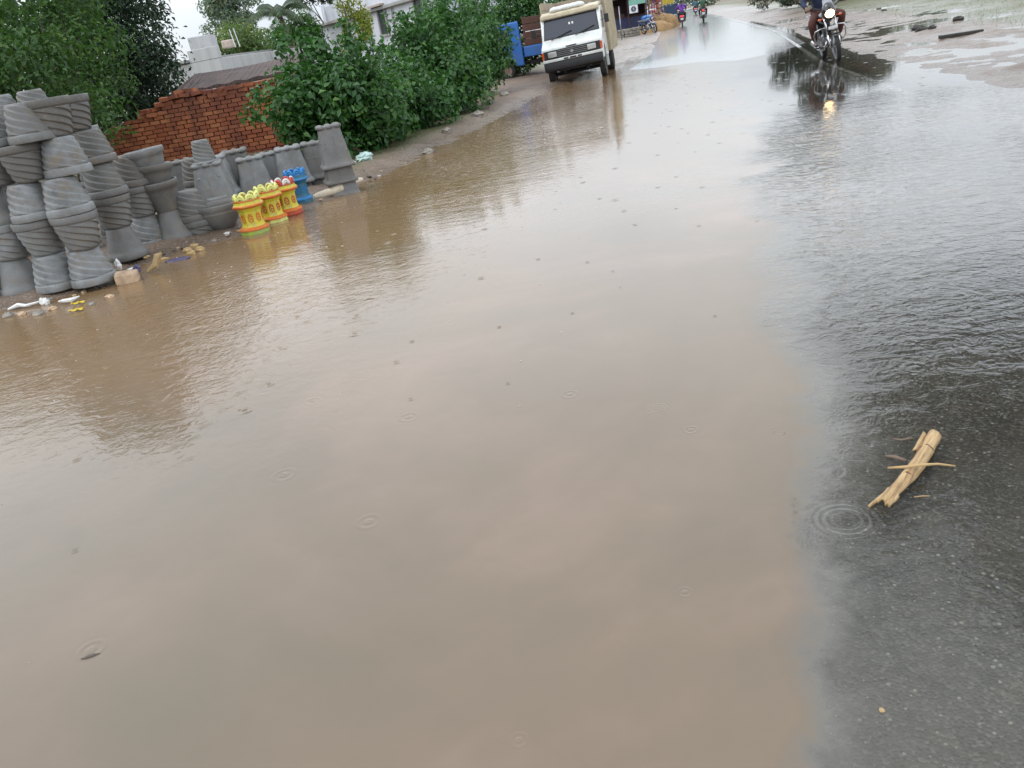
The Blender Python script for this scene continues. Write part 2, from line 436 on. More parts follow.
def m_water():
    t = NT('muddy_water'); p = t.pos()
    sa = t.n('ShaderNodeAttribute'); sa.attribute_name = 'silt'
    ch = t.n('ShaderNodeAttribute'); ch.attribute_name = 'chop'
    # wavelets (real heights in metres)
    mp = t.n('ShaderNodeMapping'); t.l(p, mp.inputs[0]); mp.inputs['Rotation'].default_value = (0,0,rad(28)); mp.inputs['Scale'].default_value = (0.55,1.5,1)
    w1 = t.noise(6.5, 3, 0.5, mp.outputs[0], 0.5)
    w2 = t.noise(11, 3, 0.55, p, 1.6)
    w3 = t.noise(2.2, 2, 0.5, mp.outputs[0], 0.3)
    h = t.math('ADD', t.math('MULTIPLY', w1, 0.0055), t.math('MULTIPLY', w2, 0.0060))
    h = t.math('ADD', h, t.math('MULTIPLY', w3, 0.007))
    h = t.math('MULTIPLY', h, ch.outputs['Fac'])
    # rings left by rain drops: centre, radius of the outer ring
    rings = [(845,520,0.095,4),(778,433,0.032,2),(658,408,0.05,3),(770,323,0.06,3)]
    acc = None
    for (px, py, R, nring) in rings:
        c = G(px, py)
        dn = t.vmath('DISTANCE', p, (c.x, c.y, 0.0)).outputs['Value']
        k = 2*PI*nring/R
        s = t.math('SINE', t.math('MULTIPLY', dn, k))
        env = t.math('MULTIPLY', t.math('GREATER_THAN', dn, R*0.05), t.math('SUBTRACT', 1.0, t.math('DIVIDE', t.math('ABSOLUTE', t.math('SUBTRACT', dn, R*0.72)), R*0.42), True))
        v = t.math('MULTIPLY', t.math('MULTIPLY', s, env), 0.22/k)
        acc = v if acc is None else t.math('ADD', acc, v)
    # many small drop dimples
    dim = None
    for sc_, thr, r0, r1, amp in ((2.4,0.56,0.05,0.17,0.0009),):
        vo = t.n('ShaderNodeTexVoronoi', voronoi_dimensions='2D'); vo.inputs['Scale'].default_value = sc_; t.l(p, vo.inputs['Vector'])
        sp = t.n('ShaderNodeSeparateColor'); t.l(vo.outputs['Color'], sp.inputs[0])
        on = t.math('GREATER_THAN', sp.outputs[0], thr)
        rr = t.math('ADD', r0, t.math('MULTIPLY', sp.outputs[1], r1))
        dd = t.math('DIVIDE', vo.outputs['Distance'], rr)
        ring = t.math('MULTIPLY', t.math('SINE', t.math('MULTIPLY', dd, 14.0)), t.math('SUBTRACT', 1.0, dd, True))
        d1 = t.math('MULTIPLY', t.math('MULTIPLY', ring, on), amp)
        dim = d1 if dim is None else t.math('ADD', dim, d1)
    h = t.math('ADD', t.math('ADD', h, acc), dim)
    nrm = t.bump(h, 1.0, 1.0)
    # silt cloud colour
    lo = t.noise(0.55, 4, 0.55, p, 0.7); lo2 = t.noise(3.2, 4, 0.6, p, 0.8)
    mud = t.ramp(t.math('ADD', t.math('MULTIPLY', lo, 0.85), t.math('MULTIPLY', lo2, 0.15)), [(0.36,(0.150,0.124,0.088)),(0.5,(0.177,0.136,0.098)),(0.64,(0.224,0.163,0.122))])
    br = t.n('ShaderNodeAttribute'); br.attribute_name = 'brown'
    mud = t.mix(br.outputs['Fac'], mud, (0.205,0.132,0.070))
    rg = t.noise(11, 4, 0.65, p, 0.6)
    s0 = sa.outputs['Fac']
    edge = t.math('MULTIPLY', t.math('MULTIPLY', s0, t.math('SUBTRACT', 1.0, s0)), t.math('MULTIPLY', t.math('SUBTRACT', rg, 0.5), 3.2))
    sfac = t.math('ADD', s0, edge, True)
    thin = t.mix(t.ramp(sfac, [(0.6,(0,0,0)),(0.95,(1,1,1))]), (0.205,0.194,0.172), mud)
    df = t.n('ShaderNodeBsdfDiffuse'); t.l(thin, df.inputs[0])
    tp = t.n('ShaderNodeBsdfTransparent'); tp.inputs[0].default_value = (0.88,0.86,0.8,1)
    b = t.n('ShaderNodeMixShader'); t.l(sfac, b.inputs[0]); t.l(tp.outputs[0], b.inputs[1]); t.l(df.outputs[0], b.inputs[2])
    gl = t.n('ShaderNodeBsdfGlossy'); gl.inputs['Roughness'].default_value = 0.02; gl.inputs[0].default_value = (1,1,1,1); t.l(nrm, gl.inputs['Normal'])
    fr = t.n('ShaderNodeFresnel'); fr.inputs[0].default_value = 1.34; t.l(nrm, fr.inputs['Normal'])
    m = t.n('ShaderNodeMixShader'); t.l(fr.outputs[0], m.inputs[0]); t.l(b.outputs[0], m.inputs[1]); t.l(gl.outputs[0], m.inputs[2])
    return t.done(m)
wme = np_mesh('flood_water', np.stack([WX,WY,np.zeros_like(WX)],-1).reshape(-1,3), wq, m_water(), True)
for nm, arr in (('silt',silt),('chop',chop),('brown',brown)):
    a_ = wme.attributes.new(nm,'FLOAT','POINT'); a_.data.foreach_set('value', arr.astype(np.float32).ravel())
water = bpy.data.objects.new('flood_water', wme); C.objects.link(water); tag(water, kind='structure', label='still brown flood water covering the road and its left side')

# ------------------------------------------------------------------ cement pots
HP, RB, RT = 0.318, 0.116, 0.197
GP = 'grey cement planters stacked along the bank'
def spiral_mesh(nm, hp=HP, rb=RB, rt=RT, starts=6, pitch=0.062, amp=0.016, band=0.07):
    m = MB(); n = 96
    prof = [(rb*0.05,0.0),(rb,0.0)]
    zs = np.linspace(0.006, hp-band, 64)
    for z in zs: prof.append((rb+(rt-0.018-rb)*(z/(hp-band))**0.85, z))
    i0 = 2; i1 = len(prof)-1
    prof += [(rt-0.004,hp-band+0.004),(rt,hp-band+0.012),(rt+0.004,hp-0.008),(rt,hp),(rt-0.022,hp),(rt-0.03,hp-0.02),(rb-0.01,0.05),(0.004,0.045)]
    def fn(r,z,th,i):
        if i0 <= i <= i1:
            ph = (starts*th/(2*PI)+z/pitch) % 1.0
            s = ph if ph < 0.94 else (1-ph)/0.06*0.94
            e = min(1, (z)/0.02)*min(1,(hp-band-z)/0.015+0.15)
            return r + amp*(1-s)*e
        return r
    m.lathe(prof, n, None, fn)
    return m.mesh(nm, CONC, True)
def smooth_pot_mesh(nm, hp=HP, rb=RB, rt=RT):
    m = MB()
    prof = [(0.004,0),(rb,0),(rb+0.004,0.01),(rb+(rt-rb)*0.42,hp*0.42),(rb+(rt-rb)*0.70,hp*0.66),(rt-0.014,hp-0.07),(rt,hp-0.062),(rt+0.005,hp-0.01),(rt,hp),(rt-0.022,hp),(rt-0.03,hp-0.02),(rb-0.01,0.05),(0.004,0.045)]
    m.lathe(prof, 56); return m.mesh(nm, CONC, True)
def square_mesh(nm, hp=0.46, wb=0.30, wt=0.50):
    """square tapered planter: scalloped foot, corner ribs, flared lip; stands on its narrow end"""
    m = MB(); n = 96
    prof = [(0.01,0.0)]+[(wb/2,0.0),(wb/2+0.004,0.012),(wb/2*0.97,0.03)]
    for k in range(1,16):
        z = 0.03+(hp-0.09)*k/15; prof.append((wb/2*0.97+(wt/2-0.03-wb/2*0.97)*(k/15)**1.05, z))
    prof += [(wt/2-0.018,hp-0.045),(wt/2,hp-0.03),(wt/2+0.004,hp-0.006),(wt/2,hp),(wt/2-0.025,hp),(wt/2-0.035,hp-0.03),(wb/2-0.02,0.06),(0.01,0.05)]
    def fn(r,z,th,i):
        c = max(abs(math.cos(th)), abs(math.sin(th)))
        q = (abs(math.cos(th))**7+abs(math.sin(th))**7)**(-1/7)
        out = r*q
        a = (th+PI/4) % (PI/2) - PI/4                     # angle from the middle of a side
        cor = max(0, (abs(a)-0.50)/0.29)
        if 4 <= i <= 18: out += 0.014*min(1,cor)*(1-z/hp*0.4) + 0.010*math.exp(-(a/0.06)**2)*(1 if z<hp*0.8 else 0.3)
        return out
    m.lathe(prof, n, None, fn)
    # rounded lobes along the foot
    for s in range(4):
        for u in (-0.38,0.0,0.38):
            p = Matrix.Rotation(s*PI/2,3,'Z') @ Vector((wb/2-0.022, u*wb, 0.012))
            m.sphere(p, (0.046,0.046,0.030), 12, 8)
    return m.mesh(nm, CONC, True)
SPIRAL = spiral_mesh('spiral_cement_pot'); PLAIN = smooth_pot_mesh('ringed_cement_pot'); SQUARE = square_mesh('square_cement_planter')
TALLSQ = square_mesh('tall_cement_planter', 0.5, 0.26, 0.42)
SMALL = spiral_mesh('small_spiral_pot', 0.26, 0.085, 0.14, 5, 0.045, 0.01, 0.03)
def pot(mesh, name, x, y, z, inv, label, hp=HP, rz=None, sc=1.0, tilt=0.02):
    o = bpy.data.objects.new(name, mesh); C.objects.link(o)
    rz = random.uniform(0,2*PI) if rz is None else rz
    tx, ty = random.uniform(-tilt,tilt), random.uniform(-tilt,tilt)
    o.rotation_euler = ((PI if inv else 0)+tx, ty, rz)
    o.location = (x, y, z+(hp*sc if inv else 0)); o.scale = (sc,sc,sc)
    return tag(o, label, 'planter', GP)
ORD = ['bottom one','second from bottom','third from bottom','fourth from bottom','fifth from bottom']
POS = ['leftmost','second-from-left','third-from-left','fourth-from-left','fifth-from-left','sixth-from-left']
BASEZ = 0.045
cols = [((-9,297),'sss'),((27,291),'psp'),((61,287),'sss'),((95,282),'sss'),((128,258),'pss'),((154,244),'sss')]
fc = []
for i, (px, kinds) in enumerate(cols):
    g = G(px[0], px[1], BASEZ); fc.append(g)
    for k, kd in enumerate(kinds):
        inv = (k % 2 == 0)
        me, nm, wd = (SPIRAL,'spiral_cement_pot','spiral grooved') if kd == 's' else (PLAIN,'ringed_cement_pot','smooth ringed')
        pot(me, nm, g.x+0.02*k+random.uniform(-.015,.015), g.y+random.uniform(-.015,.015), BASEZ+k*HP, inv,
            f"{'upside-down' if inv else 'upright'} {wd} grey pot, {ORD[k]} of the {POS[i]} front stack")
# upper levels of the front stacks
def lvl(px, py, ref, level, inv, label, me=SPIRAL, nm='spiral_cement_pot', dy=0.0, sc=1.0):
    Y = fc[ref].y+dy
    p = AT(px, py, Y)
    pot(me, nm, p.x, Y, BASEZ+level*HP, inv, label, sc=sc)
lvl(28,168,2,3,False,'dark upright spiral grooved cement pot wedged under the pale upside-down pot of the third stack')
lvl(-4,174,1,3,False,'upright spiral grooved cement pot at left edge under a pale upside-down pot')
lvl(66,163,3,3,True,'pale blue-grey upside-down spiral pot straddling the fourth and fifth front stacks', dy=0.10)
lvl(92,151,4,3,True,'upside-down spiral pot under the brown-grey topmost upright pot of the fifth stack', dy=0.05)
lvl(31,130,2,4,True,'pale upside-down spiral pot topping the third front stack, left of the dark upright pots')
lvl(-8,140,1,4,True,'pale upside-down spiral pot topping the stacks at the left edge')
lvl(72,115,4,4,False,'brown-grey upright spiral pot with its wide rim up, topmost of the fifth stack', dy=0.05)
lvl(52,122,3,4,False,'dark upright spiral pot tucked behind the pale top pot and the brown-grey top pot', dy=0.14)
# second row behind
WORDS = ['leftmost','second','third','fourth','fifth','sixth']
for j, (px, py, n, kinds) in enumerate([(-26,269,5,'spsps'),(16,264,5,'spsss'),(48,259,5,'psspp'),(82,255,5,'spsps'),(116,240,4,'spsp')]):
    g = G(px, py, BASEZ)
    for k in range(n):
        inv = (k % 2 == 0)
        me, nm, wd = (SPIRAL,'spiral_cement_pot','spiral grooved') if kinds[k] == 's' else (PLAIN,'ringed_cement_pot','smooth ringed')
        pot(me, nm, g.x, g.y+0.12, BASEZ+k*HP, inv, f"{'upside-down' if inv else 'upright'} {wd} grey pot, {ORD[k]} of the {POS[j]} back stack")
g = G(36,253,BASEZ)
for px, py, w in ((34,104,'right'),(4,113,'left')):
    p = AT(px, py, g.y+0.2)
    pot(SPIRAL,'spiral_cement_pot', p.x, p.y, BASEZ+5*HP-0.16, True, f'upside-down pot peeping over the top of the stacks, {w} one of the two highest')
# stack of upright nested smooth pots
g7 = G(178,239,BASEZ)
pot(PLAIN,'ringed_cement_pot', g7.x, g7.y, BASEZ, True, 'smooth ringed pot upside down at the foot of the nested upright stack')
for k, (dz, dx) in enumerate(((HP,0),(HP+0.17,-0.02),(HP+0.34,-0.03))):
    pot(PLAIN,'ringed_cement_pot', g7.x+dx, g7.y, BASEZ+dz, False, ['lowest nested smooth pot standing upright on an upside-down ringed pot','middle one of three nested upright smooth pots','top nested smooth pot with open pale rim in front of the brick wall'][k], tilt=0.06)
# spiral pots on the right of it
gA = G(196,236,BASEZ)
pot(SPIRAL,'spiral_cement_pot', gA.x+0.02, gA.y+0.12, BASEZ-0.16, False, 'half sunk upright pot under the spiral pot behind the round bowl')
pot(SPIRAL,'spiral_cement_pot', gA.x, gA.y+0.12, BASEZ+HP-0.16, True, 'upside-down spiral pot just left of the round bowl, lower of two')
gB = G(198,225,BASEZ)
for k, inv in enumerate((True, False, True)):
    z = BASEZ+k*HP-0.24
    pot(SPIRAL,'spiral_cement_pot', gB.x, gB.y+0.55, z, inv, ['sunken bottom pot of the short stack behind the lower spiral pot','upright middle pot of the short stack behind the lower spiral pot','upside-down spiral pot on top of the short stack left of the square planters'][k])
gC = AT(178,176,gB.y+0.9)
for k in range(3):
    pot(SQUARE,'square_cement_planter', gC.x-0.05+k*0.0, gB.y+1.15, BASEZ+k*0.13-0.06, True, ['lowest','middle','top'][k]+' nested square planter with scalloped foot behind the short spiral stack', hp=0.46, rz=0.25+0.03*k, tilt=0.01)
# square planters, stacks of nested ones
sq = [((218,212),(216,156),'leftmost in front, behind the bowl'),((242,201),(236,150),'second, set back between two front stacks'),((256,203),(252,157),'third, behind the first yellow pot'),
      ((279,192),(271,152),'fourth, set back behind the yellow pots'),((295,193),(288,147),'fifth, behind the red rimmed pot'),((319,186),(313,142),'sixth, behind the blue pot'),]
for i, (b, top, w) in enumerate(sq):
    g = G(b[0], b[1], BASEZ)
    Y = g.y+0.1
    p = AT(top[0], top[1], Y)
    ztop = p.z
    for k in range(4):
        z0 = ztop-0.46-0.15*k
        if z0 < -0.12: break
        s = ['top','second nested','third nested','lowest nested'][k]
        pot(SQUARE,'square_cement_planter', g.x+(p.x-g.x)*0.6+random.uniform(-.012,.012), Y+random.uniform(-.015,.015), z0, True, f"{s} square grey planter, stack {w}", hp=0.46, sc=(1.0,0.94,0.92,0.91)[k], rz=0.22+random.uniform(-.07,.07), tilt=0.02)
g = G(346,190,BASEZ); p = AT(328,126,g.y)
for k in range(3):
    pot(TALLSQ,'tall_cement_planter', g.x-0.05, g.y+0.1, p.z-0.5-0.19*k, True, ['top tall ribbed','middle half hidden ribbed','bottom half hidden ribbed'][k]+' planter of the last stack at the right end by the path', hp=0.5, rz=0.25, tilt=0.012)
pS = AT(202,150,G(216,233,BASEZ).y+0.9)
pot(SMALL,'small_spiral_pot', pS.x, pS.y, pS.z-0.15, True, 'small dark spiral pot standing behind the square planters against the red wall', hp=0.26)
pot(SQUARE,'square_cement_planter', pS.x, pS.y, pS.z-0.15-0.46, True, 'square planter carrying the small dark spiral pot', hp=0.46, rz=0.2)
pot(SQUARE,'square_cement_planter', pS.x, pS.y, pS.z-0.15-0.46-0.14, True, 'lower square planter nested under the one carrying the small pot', hp=0.46, rz=0.2)
# round bowl
m = MB(); m.lathe([(0.01,0),(0.10,0),(0.13,0.03),(0.19,0.11),(0.225,0.2),(0.228,0.215),(0.222,0.222),(0.235,0.24),(0.24,0.29),(0.232,0.30),(0.215,0.296),(0.205,0.26),(0.18,0.13),(0.1,0.05),(0.01,0.04)], 64)
g = G(222,233,BASEZ-0.03)
bowl = m.build('cement_bowl', CONC, None, True, loc=(g.x, g.y+0.10, BASEZ-0.02)); tag(bowl, 'wide round open cement bowl standing left of the yellow pots', 'planter')
p = AT(217,198,g.y+0.5)
pot(PLAIN,'ringed_cement_pot', p.x, p.y, BASEZ-0.02, True, 'smooth upside-down pot showing its pale base behind the round bowl')

# ------------------------------------------------------------------ painted urns
def m_urnpaint(name, col, worn=(0.30,0.29,0.27)):
    t = NT(name); v = t.obj(); a = t.noise(14, 5, 0.6, v); b = t.noise(45, 3, 0.6, v)
    c = t.mix(t.ramp(a, [(0.48,(0,0,0)),(0.68,(0.85,0.85,0.85))]), col, worn)
    c = t.mix(t.math('MULTIPLY', b, 0.25), c, tuple(x*0.5 for x in col))
    return t.done(t.principled(c, 0.45, 0, t.bump(b, 0.003, 0.6)))
YEL = m_urnpaint('yellow_paint', (0.58,0.50,0.035), (0.4,0.36,0.12)); LIME = m_urnpaint('lime_paint', (0.68,0.68,0.2), (0.4,0.4,0.12))
ORA = m_urnpaint('orange_paint', (0.62,0.13,0.018), (0.5,0.25,0.05)); REDP = m_urnpaint('red_paint', (0.5,0.055,0.03), (0.4,0.15,0.05))
BLU = m_urnpaint('blue_paint', (0.02,0.2,0.5), (0.08,0.2,0.3)); TEAL = m_urnpaint('teal_paint', (0.015,0.13,0.21), (0.1,0.15,0.17))
GREENP = m_urnpaint('green_paint', (0.30,0.42,0.04)); WHT = m_urnpaint('white_paint', (0.7,0.7,0.66))
def urn(name, label, loc, rz, mats, petals_cols, H=0.42, sc=1.0):
    """eight sided pedestal planter with a crown of petals"""
    r = thing(name, label, 'flower pot', loc, rz, 'painted pots at the water edge'); r.scale = (sc,sc,sc)
    n = 8
    def oct_(prof): 
        m = MB(); m.lathe(prof, n, Matrix.Rotation(PI/8,3,'Z').to_4x4()); return m
    oct_([(0.01,0),(0.155,0),(0.16,0.012),(0.158,0.045)]).build('foot', mats['foot'], r, bevel=0.004)
    oct_([(0.158,0.0455),(0.168,0.05),(0.166,0.07),(0.128,0.085)]).build('foot_band', mats['band'], r, bevel=0.003)
    oct_([(0.13,0.083),(0.121,0.11),(0.117,0.19),(0.122,0.25),(0.142,0.285)]).build('body', mats['body'], r)
    oct_([(0.141,0.284),(0.172,0.297),(0.176,0.312),(0.165,0.322)]).build('cap_band', mats['band'], r, bevel=0.003)
    oct_([(0.166,0.321),(0.152,0.33),(0.146,0.355)]).build('neck', mats['body'], r)
    oct_([(0.1465,0.354),(0.152,0.358),(0.15,0.37),(0.122,0.372),(0.115,0.345),(0.1,0.2),(0.01,0.19)]).build('rim', mats['rim'], r, bevel=0.002)
    for k in range(8):
        a = 2*PI*k/8+PI/8
        m = MB(); m.tube([(0.036*math.cos(u),0.012*math.sin(u),-0.02+0.046*math.sin(u)) for u in np.linspace(-0.15,PI+0.15,13)],0.015,8)
        m.tube([(0.017*math.cos(u),-0.004,-0.018+0.024*math.sin(u)) for u in np.linspace(0,PI,9)],0.010,7)
        pe = m.build('petal', petals_cols[k % len(petals_cols)], r, True, loc=(0.128*math.cos(a), 0.128*math.sin(a), 0.392))
        pe.rotation_euler = (0.25,0,a+PI/2)
    for k in range(8):                       # painted flower scrolls on the faces
        a = 2*PI*k/8; rr = 0.1195*math.cos(PI/8)+0.0015
        m = MB()
        for q in range(7):
            b = 2*PI*q/7
            m.sphere((0.026*math.cos(b)*0.75, 0, 0.036*math.sin(b)), (0.008,0.003,0.011), 7, 5)
        m.sphere((0,0,0),(0.008,0.0035,0.012),8,5)
        m.tube([(0.02*math.cos(u)*1.25,0,0.052*math.sin(u)) for u in np.linspace(-0.6,PI+0.6,14)], 0.0035, 5)
        fl = m.build('flower_motif', mats['motif'], r, True, loc=(rr*math.cos(a), rr*math.sin(a), 0.172))
        fl.rotation_euler = (0.0,0,a+PI/2)
    return r
yel = dict(foot=GREENP, band=ORA, body=YEL, rim=ORA, motif=ORA)
yel2 = dict(foot=LIME, band=ORA, body=YEL, rim=ORA, motif=REDP)
oran = dict(foot=REDP, band=ORA, body=YEL, rim=REDP, motif=REDP)
blu = dict(foot=TEAL, band=BLU, body=TEAL, rim=BLU, motif=BLU)
u0 = (G(255,233,0.0)); urn('painted_pot','nearest yellow painted pot with lime petals and orange bands standing in the water', (u0.x,u0.y+.05,-0.01), 0.15, yel, [LIME])
u0 = (G(274,222,0.0)); urn('painted_pot','yellow painted pot with lime petals, second, between nearest yellow pot and red rimmed pot', (u0.x,u0.y+.05,-0.01), 0.3, yel2, [LIME], sc=0.98)
u0 = (G(290,215,0.0)); urn('painted_pot','red rimmed yellow pot with white petals next to the blue pot', (u0.x,u0.y+.05,0.0), 0.2, oran, [WHT,REDP], sc=0.97)
u0 = (G(302,206,0.0)); urn('painted_pot','bright blue painted pot with blue petals at the water edge', (u0.x,u0.y+.05,0.03), 0.1, blu, [BLU], sc=0.95)

# ------------------------------------------------------------------ foliage
def leaf_arrays(P, N, size, asp=0.5, fold=0.25, droop=0.3):
    """P centres, N outward normals -> folded six vertex leaves"""
    n = len(P)
    N = N/np.maximum(np.linalg.norm(N,axis=1,keepdims=True),1e-6)
    R = rng.normal(size=(n,3)); D = np.cross(N, R); D /= np.maximum(np.linalg.norm(D,axis=1,keepdims=True),1e-6)
    D[:,2] -= droop; D /= np.maximum(np.linalg.norm(D,axis=1,keepdims=True),1e-6)
    W = np.cross(D, N); W /= np.maximum(np.linalg.norm(W,axis=1,keepdims=True),1e-6)
    N2 = np.cross(W, D)
    s = (size*rng.uniform(0.6,1.25,size=(n,1)))
    a = P-D*s*0.5; b = P+D*s*0.5 - N2*s*0.08
    m = P - N2*s*0.0
    l = P+W*s*asp*0.5+N2*s*fold*0.5 - D*s*0.08; r = P-W*s*asp*0.5+N2*s*fold*0.5 - D*s*0.08
    V = np.stack([a, r, b, l], 1)
    # two triangles share the midrib a-b
    V = V.reshape(-1,3); base = np.arange(n)[:,None]*4
    F = np.concatenate([base+np.array([[0,1,2]]), base+np.array([[0,2,3]])],0)
    return V, F
def crown_points(clumps, n):
    """clumps: (cx,cy,cz,rx,ry,rz) -> leaf points spread through each clump, denser at the shell"""
    cl = np.array(clumps, float)
    vol = (cl[:,3]*cl[:,4]*cl[:,5])**(0.72)
    cnt = np.maximum(6, (n*vol/vol.sum())).astype(int)
    Ps = []; Ns = []
    for c, k in zip(cl, cnt):
        d = rng.normal(size=(k,3)); d /= np.linalg.norm(d,axis=1,keepdims=True)
        rr = rng.uniform(0.25,1,size=(k,1))**0.5*rng.uniform(0.85,1.15,size=(k,1))
        p = c[:3]+d*rr*c[3:6]
        nn_ = d + np.array([0,0,0.7]) + rng.normal(size=(k,3))*0.45
        Ps.append(p); Ns.append(nn_)
    return np.concatenate(Ps), np.concatenate(Ns)
def scatter_clumps(center, radii, n, r0, r1, shell=0.55):
    out = []
    for _ in range(n):
        d = rng.normal(size=3); d /= np.linalg.norm(d)
        k = rng.uniform(shell,1.0)
        rr = rng.uniform(r0,r1)
        out.append((*(np.array(center)+d*k*np.array(radii)), rr*rng.uniform(.9,1.4), rr*rng.uniform(.9,1.4), rr*rng.uniform(.6,1.0)))
    return out
def tree(name, label, base, trunk_top, trunk_r, clumps, nleaf, leaf, mat, cat='tree', group=None, asp=0.5, limbs=9, droop=0.3, multi=1):
    base = Vector(base)
    r = thing(name, label, cat, base, 0, group)
    m = MB(); tt_ = Vector(trunk_top)-base
    for s in range(multi):
        b0 = Vector((0,0,-0.05)) if multi == 1 else Vector((random.uniform(-.35,.35),random.uniform(-.25,.25),-0.05))
        tip = tt_ + (Vector((0,0,0)) if multi == 1 else Vector((random.uniform(-.7,.7),random.uniform(-.5,.5),random.uniform(-.4,.3))))
        mid = b0.lerp(tip,0.5)+Vector((random.uniform(-.08,.08),random.uniform(-.08,.08),0))*tt_.length*0.6
        m.tube([b0,b0.lerp(mid,0.5),mid,tip],[trunk_r*1.3,trunk_r,trunk_r*.85,trunk_r*.5],9)
    for c in random.sample(list(clumps), min(limbs,len(clumps))):
        e = Vector(c[:3])-base; s0 = tt_*random.uniform(0.55,0.98)
        md = s0.lerp(e,0.5)+Vector((0,0,-0.06*e.length*random.random()))
        m.tube([s0,md,e],[trunk_r*0.42,trunk_r*0.25,trunk_r*0.08],6)
    m.build('trunk', BARK, r, True)
    P, N = crown_points(clumps, nleaf)
    V, F = leaf_arrays(P-np.array(base), N, leaf, asp, 0.3, droop)
    cr = bpy.data.objects.new('crown', np_mesh('crown', V, F, mat)); C.objects.link(cr); cr.parent = r
    return r

# shrubs along the mud path
GS = 'leafy shrubs beside the mud path'
bush = [ # base px, top y offset px, width m, height
 ((338,158),1.95,0.95,'leftmost leafy shrub growing against the red brick wall'),
 ((362,147),1.35,0.8,'second shrub from the wall, right behind the last stack of planters'),
 ((394,134),1.25,1.05,'third shrub from the wall, low one below the white house'),
 ((437,117),2.0,1.1,'tall shrub in the middle of the hedge, right of the white house windows'),
 ((450,111),2.1,1.1,'fifth shrub from the wall with dense dark leaves'),
 ((473,97),2.5,1.25,'sixth shrub from the wall, overhanging the blue vehicle'),
 ((520,76),2.7,2.0,'last and tallest shrub of the hedge, behind the blue vehicle')]
for i, (b, h, w, lab) in enumerate(bush):
    g = G(b[0], b[1], 0.15); c = Vector((g.x, g.y+w*0.75, 0.15))
    cl = scatter_clumps((c.x,c.y,h*0.55),(w,w*0.8,h*0.45), 30, 0.28, 0.5, 0.5)
    cl += scatter_clumps((c.x,c.y,h*0.25+0.1),(w*1.05,w*0.85,h*0.2), 12, 0.28, 0.45, 0.6)
    cl += [(c.x+random.uniform(-w,w)*0.7, c.y+random.uniform(-w,w)*0.5, h*random.uniform(0.92,1.08), .16,.16,.3) for _ in range(9)]
    if i == 6:
        for q_ in ((520,4),(530,10),(540,4),(526,-4),(512,12),(548,0),(505,6),(500,18),(515,24),(536,16),(508,-6),(496,30),(522,16)):
            e_ = AT(q_[0],q_[1],c.y-0.8); cl.append((e_.x,e_.y,e_.z,.48,.45,.42))
    if i == 0: cl += [(c.x-w*1.05,c.y-0.3,1.3,.2,.2,.13),(c.x-w*1.2,c.y-0.3,0.95,.16,.16,.11)]
    tree('leafy_shrub', lab, c, (c.x,c.y,h*0.6), 0.035, cl, (11500 if i == 6 else 7500), 0.125, LEAF_BUSH, 'shrub', GS, 0.58, 14, 0.35, multi=4)
c = AT(360,50,26); c.z = 0.15
tree('bamboo_clump','yellow-green feathery plant in front of the white house', c, (c.x,c.y,3.0), 0.04, [(c.x+random.uniform(-.5,.4),c.y+random.uniform(-.3,.3),z,.3,.3,.4) for z in (2.0,2.3,2.6,2.9,3.2,2.7,2.4)], 900, 0.16, LEAF_YELLOW, 'plant', None, 0.25, 5, 0.5, multi=3)

# trees on the left behind the pots
def at_tree(px, Y): 
    p = AT(px, 384-2.0*0, Y); return p.x
GT = 'trees behind the stacked planters'
def left_tree(px, py_c, Y, hc, rad_, n, ncl, leaf, mat, lab, r0=0.5, r1=0.95, extra=(), group=GT, asp=0.45, shell=0.45, trunk=0.16, name='leafy_tree'):
    c = AT(px, py_c, Y); b = Vector((c.x, Y, 0.15))
    cl = scatter_clumps((c.x,Y,hc), rad_, ncl, r0, r1, shell) + [tuple(e) for e in extra]
    return tree(name, lab, b, (c.x,Y,hc*0.6), trunk, cl, n, leaf, mat, 'tree', group, asp, 10)
left_tree(-30,70,13.5,1.9,(1.9,1.6,1.6),15000,44,0.11,LEAF_MID,'mid green leafy tree at the left edge behind the stacks',0.4,0.75)
left_tree(44,60,15.5,2.3,(1.3,1.4,1.8),12500,36,0.11,LEAF_MID,'mid green leafy tree with sagging boughs, next to the dark tree',0.38,0.7)
left_tree(111,50,19.5,2.9,(1.1,1.3,2.2),16000,50,0.12,LEAF_DARK,'dark green tree standing left of the pale grey house', 0.4,0.65)
left_tree(-130,60,17,2.6,(2.5,2.0,2.2),9000,50,0.15,LEAF_MID,'broad green tree beyond the left edge behind the stacks',0.5,0.8)
left_tree(30,60,23,2.4,(4.4,1.2,2.2),9000,60,0.16,LEAF_DARK,'dark tree filling the gap far behind the stacks', group='trees far behind')
# far trees
GF = 'trees far behind the houses'
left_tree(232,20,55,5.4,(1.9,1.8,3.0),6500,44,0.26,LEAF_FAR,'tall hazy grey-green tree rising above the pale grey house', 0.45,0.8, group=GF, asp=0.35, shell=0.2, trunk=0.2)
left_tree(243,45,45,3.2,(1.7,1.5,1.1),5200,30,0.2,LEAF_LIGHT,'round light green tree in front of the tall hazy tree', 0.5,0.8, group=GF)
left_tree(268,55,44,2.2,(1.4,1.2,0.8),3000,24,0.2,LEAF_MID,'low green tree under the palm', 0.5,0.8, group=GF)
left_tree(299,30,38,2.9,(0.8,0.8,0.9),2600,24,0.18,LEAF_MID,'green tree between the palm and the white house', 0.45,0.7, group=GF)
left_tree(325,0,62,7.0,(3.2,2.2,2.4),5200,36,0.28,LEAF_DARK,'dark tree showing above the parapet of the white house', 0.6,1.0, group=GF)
left_tree(420,0,70,7.0,(5,2.2,3.4),6500,46,0.3,LEAF_DARK,'broad dark tree hidden behind the white house and hedge', 0.6,1.0, group=GF)
